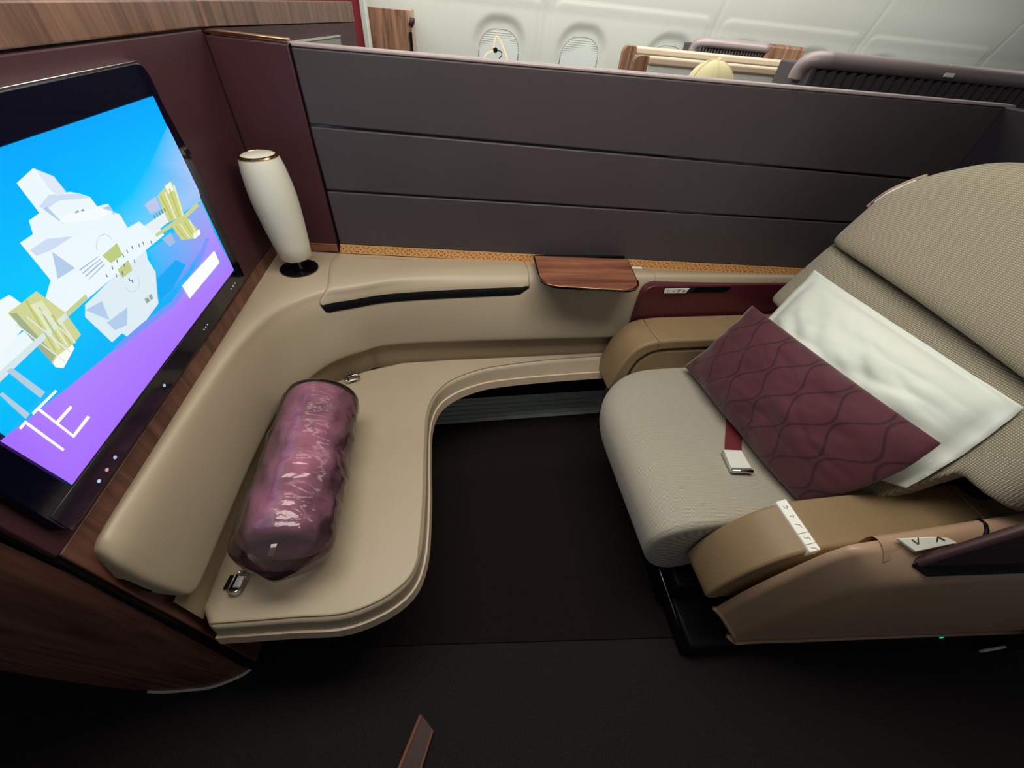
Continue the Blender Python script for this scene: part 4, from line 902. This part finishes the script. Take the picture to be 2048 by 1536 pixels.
def pod(y, x0, x1, zt, r, label, ribs, latch, tail):
    p = thing('seat_pod', label, 'seat pod', ((x0+x1)/2, y, 0), 'dark ribbed seat pods')
    path = [(x0+.01, y+.06, zt-r*3.4), (x0+.012, y+.055, zt-r*2.2), (x0+.03, y+.03, zt-r*1.25), (x0+.09, y, zt-r), (x0+.2, y, zt-r), ((x0+x1)/2, y, zt-r), (x1, y, zt-r)]
    tube('top_rail', catmull(path, 6), r, MAUVE, p, 14, label='mauve metallic top rail')
    box('pod_body', (x0+.02, y+.02, .1), (x1, y+.25, zt-r*1.5), RIBM, p, .01)
    step = (x1-x0-.04)/ribs
    rib = None
    for k in range(ribs):
        x = x0+.03+k*step
        v = [(x, y+.021, .8), (x+step*.6, y+.021, .8), (x+step*.6, y+.021, zt-r*1.4), (x, y+.021, zt-r*1.4), (x+step*.12, y-.004, .8), (x+step*.48, y-.004, .8), (x+step*.48, y-.004, zt-r*1.4), (x+step*.12, y-.004, zt-r*1.4)]
        obj('rib', v, [(4, 5, 6, 7), (0, 4, 7, 3), (1, 2, 6, 5), (3, 7, 6, 2), (0, 1, 5, 4)], RIBM, p)
    if latch:
        X, Y, Z = latch; prism('latch', [(X-.035, y-r-.003, zt-r*1.55), (X+.03, y-r-.003, zt-r*1.55), (X+.05, y-r*.45, zt-r*.18), (X-.01, y-r*.45, zt-r*.18)], (0, -.004, .003), STEEL, p, .002, label='brushed metal latch')
    if tail: box('wood_wing', (tail[0], y-.02, .6), (tail[1], y+.2, zt-.004), WOODV, p, .02, 4)
    return p
pod(2.30, 1.84, 3.7, 1.470, .036, 'large dark ribbed seat pod with mauve rail just behind the partition', 30, (2.66, 0, 0), None)
pod(3.55, 1.87, 2.44, 1.462, .030, 'small dark ribbed seat pod with a walnut wing beneath the cabin windows', 22, None, (2.44, 2.76))
bb = box('burgundy_seat_top', (4.1, 3.3, .6), (5.6, 3.5, 1.42), BURG, None, .03, 4); tag(bb, 'dark burgundy seat top edge at the far right behind the mauve rail', 'seat')

# seated passenger: only the crown of the cap shows above the partition
def person():
    p = thing('person', 'seated person in a cream baseball cap, only the cap showing over the partition', 'person', (1.3, 2.02, .45))
    hx, hy, hz = 1.17, 2.02, 1.282
    bm = bmesh.new()
    V = {}
    J = [('pel', (1.32, 2.02, .56), .15), ('waist', (1.30, 2.02, .74), .13), ('chest', (1.26, 2.02, .94), .155), ('neckb', (1.24, 2.02, 1.06), .075), ('neck', (1.215, 2.02, 1.12), .052), ('head0', (1.19, 2.02, 1.19), .072), ('head1', (1.18, 2.02, 1.26), .085), ('head2', (1.185, 2.02, 1.315), .06),
         ('shl', (1.26, 1.84, 1.02), .062), ('ell', (1.16, 1.79, .78), .048), ('wrl', (.98, 1.88, .70), .032), ('hnl', (.92, 1.91, .69), .034), ('shr', (1.26, 2.20, 1.02), .062), ('elr', (1.16, 2.25, .78), .048), ('wrr', (.98, 2.16, .70), .032), ('hnr', (.92, 2.13, .69), .034),
         ('hil', (1.30, 1.93, .55), .085), ('knl', (.86, 1.91, .52), .062), ('anl', (.80, 1.91, .12), .042), ('tol', (.66, 1.91, .06), .035), ('hir', (1.30, 2.11, .55), .085), ('knr', (.86, 2.13, .52), .062), ('anr', (.80, 2.13, .12), .042), ('tor', (.66, 2.13, .06), .035)]
    E = ['pel waist', 'waist chest', 'chest neckb', 'neckb neck', 'neck head0', 'head0 head1', 'head1 head2', 'neckb shl', 'shl ell', 'ell wrl', 'wrl hnl', 'neckb shr', 'shr elr', 'elr wrr', 'wrr hnr', 'pel hil', 'hil knl', 'knl anl', 'anl tol', 'pel hir', 'hir knr', 'knr anr', 'anr tor']
    idx = {j[0]: i for i, j in enumerate(J)}
    me = bpy.data.meshes.new('body'); me.from_pydata([j[1] for j in J], [tuple(idx[q] for q in e.split()) for e in E], []); me.update()
    o = bpy.data.objects.new('body', me); COL.objects.link(o); o.parent = p; o.matrix_parent_inverse = Matrix.Translation(-Vector(p.location))
    s = o.modifiers.new('skin', 'SKIN'); s.use_smooth_shade = True
    for i, j in enumerate(J): me.skin_vertices[0].data[i].radius = (j[2], j[2]); me.skin_vertices[0].data[i].use_root = (i == 0)
    o.modifiers.new('sub', 'SUBSURF').levels = 2
    me.materials.append(SHIRT)
    rows = []                                      # cap crown: six-panel dome, brim toward the front
    for k in range(9):
        a = math.radians(90*k/8.0); r = math.cos(a)
        rows.append([(hx+.008+(.112*r*math.cos(t))*(1.03 if math.cos(t) > 0 else 1), hy+.092*r*math.sin(t), hz+.01+.118*math.sin(a)**.92+.002*math.cos(6*t)*r) for t in [2*math.pi*q/48 for q in range(48)]])
    v, f, _ = grid(rows, cv=True); c = obj('cap', v, f, CREAM, p, smooth=True, label='cream baseball cap')
    lathe('cap_button', [(.011, 0), (.011, .005), (.004, .010)], (hx+.018, hy, hz+.125), CREAM, c, 14)
    br = [[(hx-.085-.085*q*math.cos(t), hy+.085*math.sin(t)*1.0, hz+.012-.03*q+.0-.018*abs(math.sin(t))**2) for t in [math.radians(-85+170*i/20) for i in range(21)]] for q in (0, .5, 1)]
    v, f, _ = grid(br); b = obj('cap_brim', v, f, CREAM, c, smooth=True); b.modifiers.new('solid', 'SOLIDIFY').thickness = .004
    for k in range(6):
        t = 2*math.pi*k/6+.3
        tube('cap_seam', [(hx+.008+.1135*math.cos(math.radians(a))*math.cos(t), hy+.093*math.cos(math.radians(a))*math.sin(t), hz+.011+.119*math.sin(math.radians(a))**.92) for a in range(0, 90, 8)], .0012, CREAM, c, 5)
    # face: nose, ears, lips, eyes turned forward
    F = [('nose', [(hx-.088, hy, hz-.02), (hx-.108, hy, hz-.045), (hx-.088, hy, hz-.055)], .010), ('lips', [(hx-.086, hy-.022, hz-.085), (hx-.094, hy, hz-.083), (hx-.086, hy+.022, hz-.085)], .006)]
    for nm, pth, r in F: tube(nm, pth, r, SKIN, p, 8)
    for sy in (-1, 1):
        tube('ear', [(hx+.0, hy+sy*.084, hz+.005), (hx+.012, hy+sy*.092, hz-.02), (hx+.0, hy+sy*.084, hz-.05)], .010, SKIN, p, 8)
        tube('eye', [(hx-.083, hy+sy*.032-.008, hz-.012), (hx-.085, hy+sy*.032+.008, hz-.012)], .007, WHITEP, p, 8)
person()
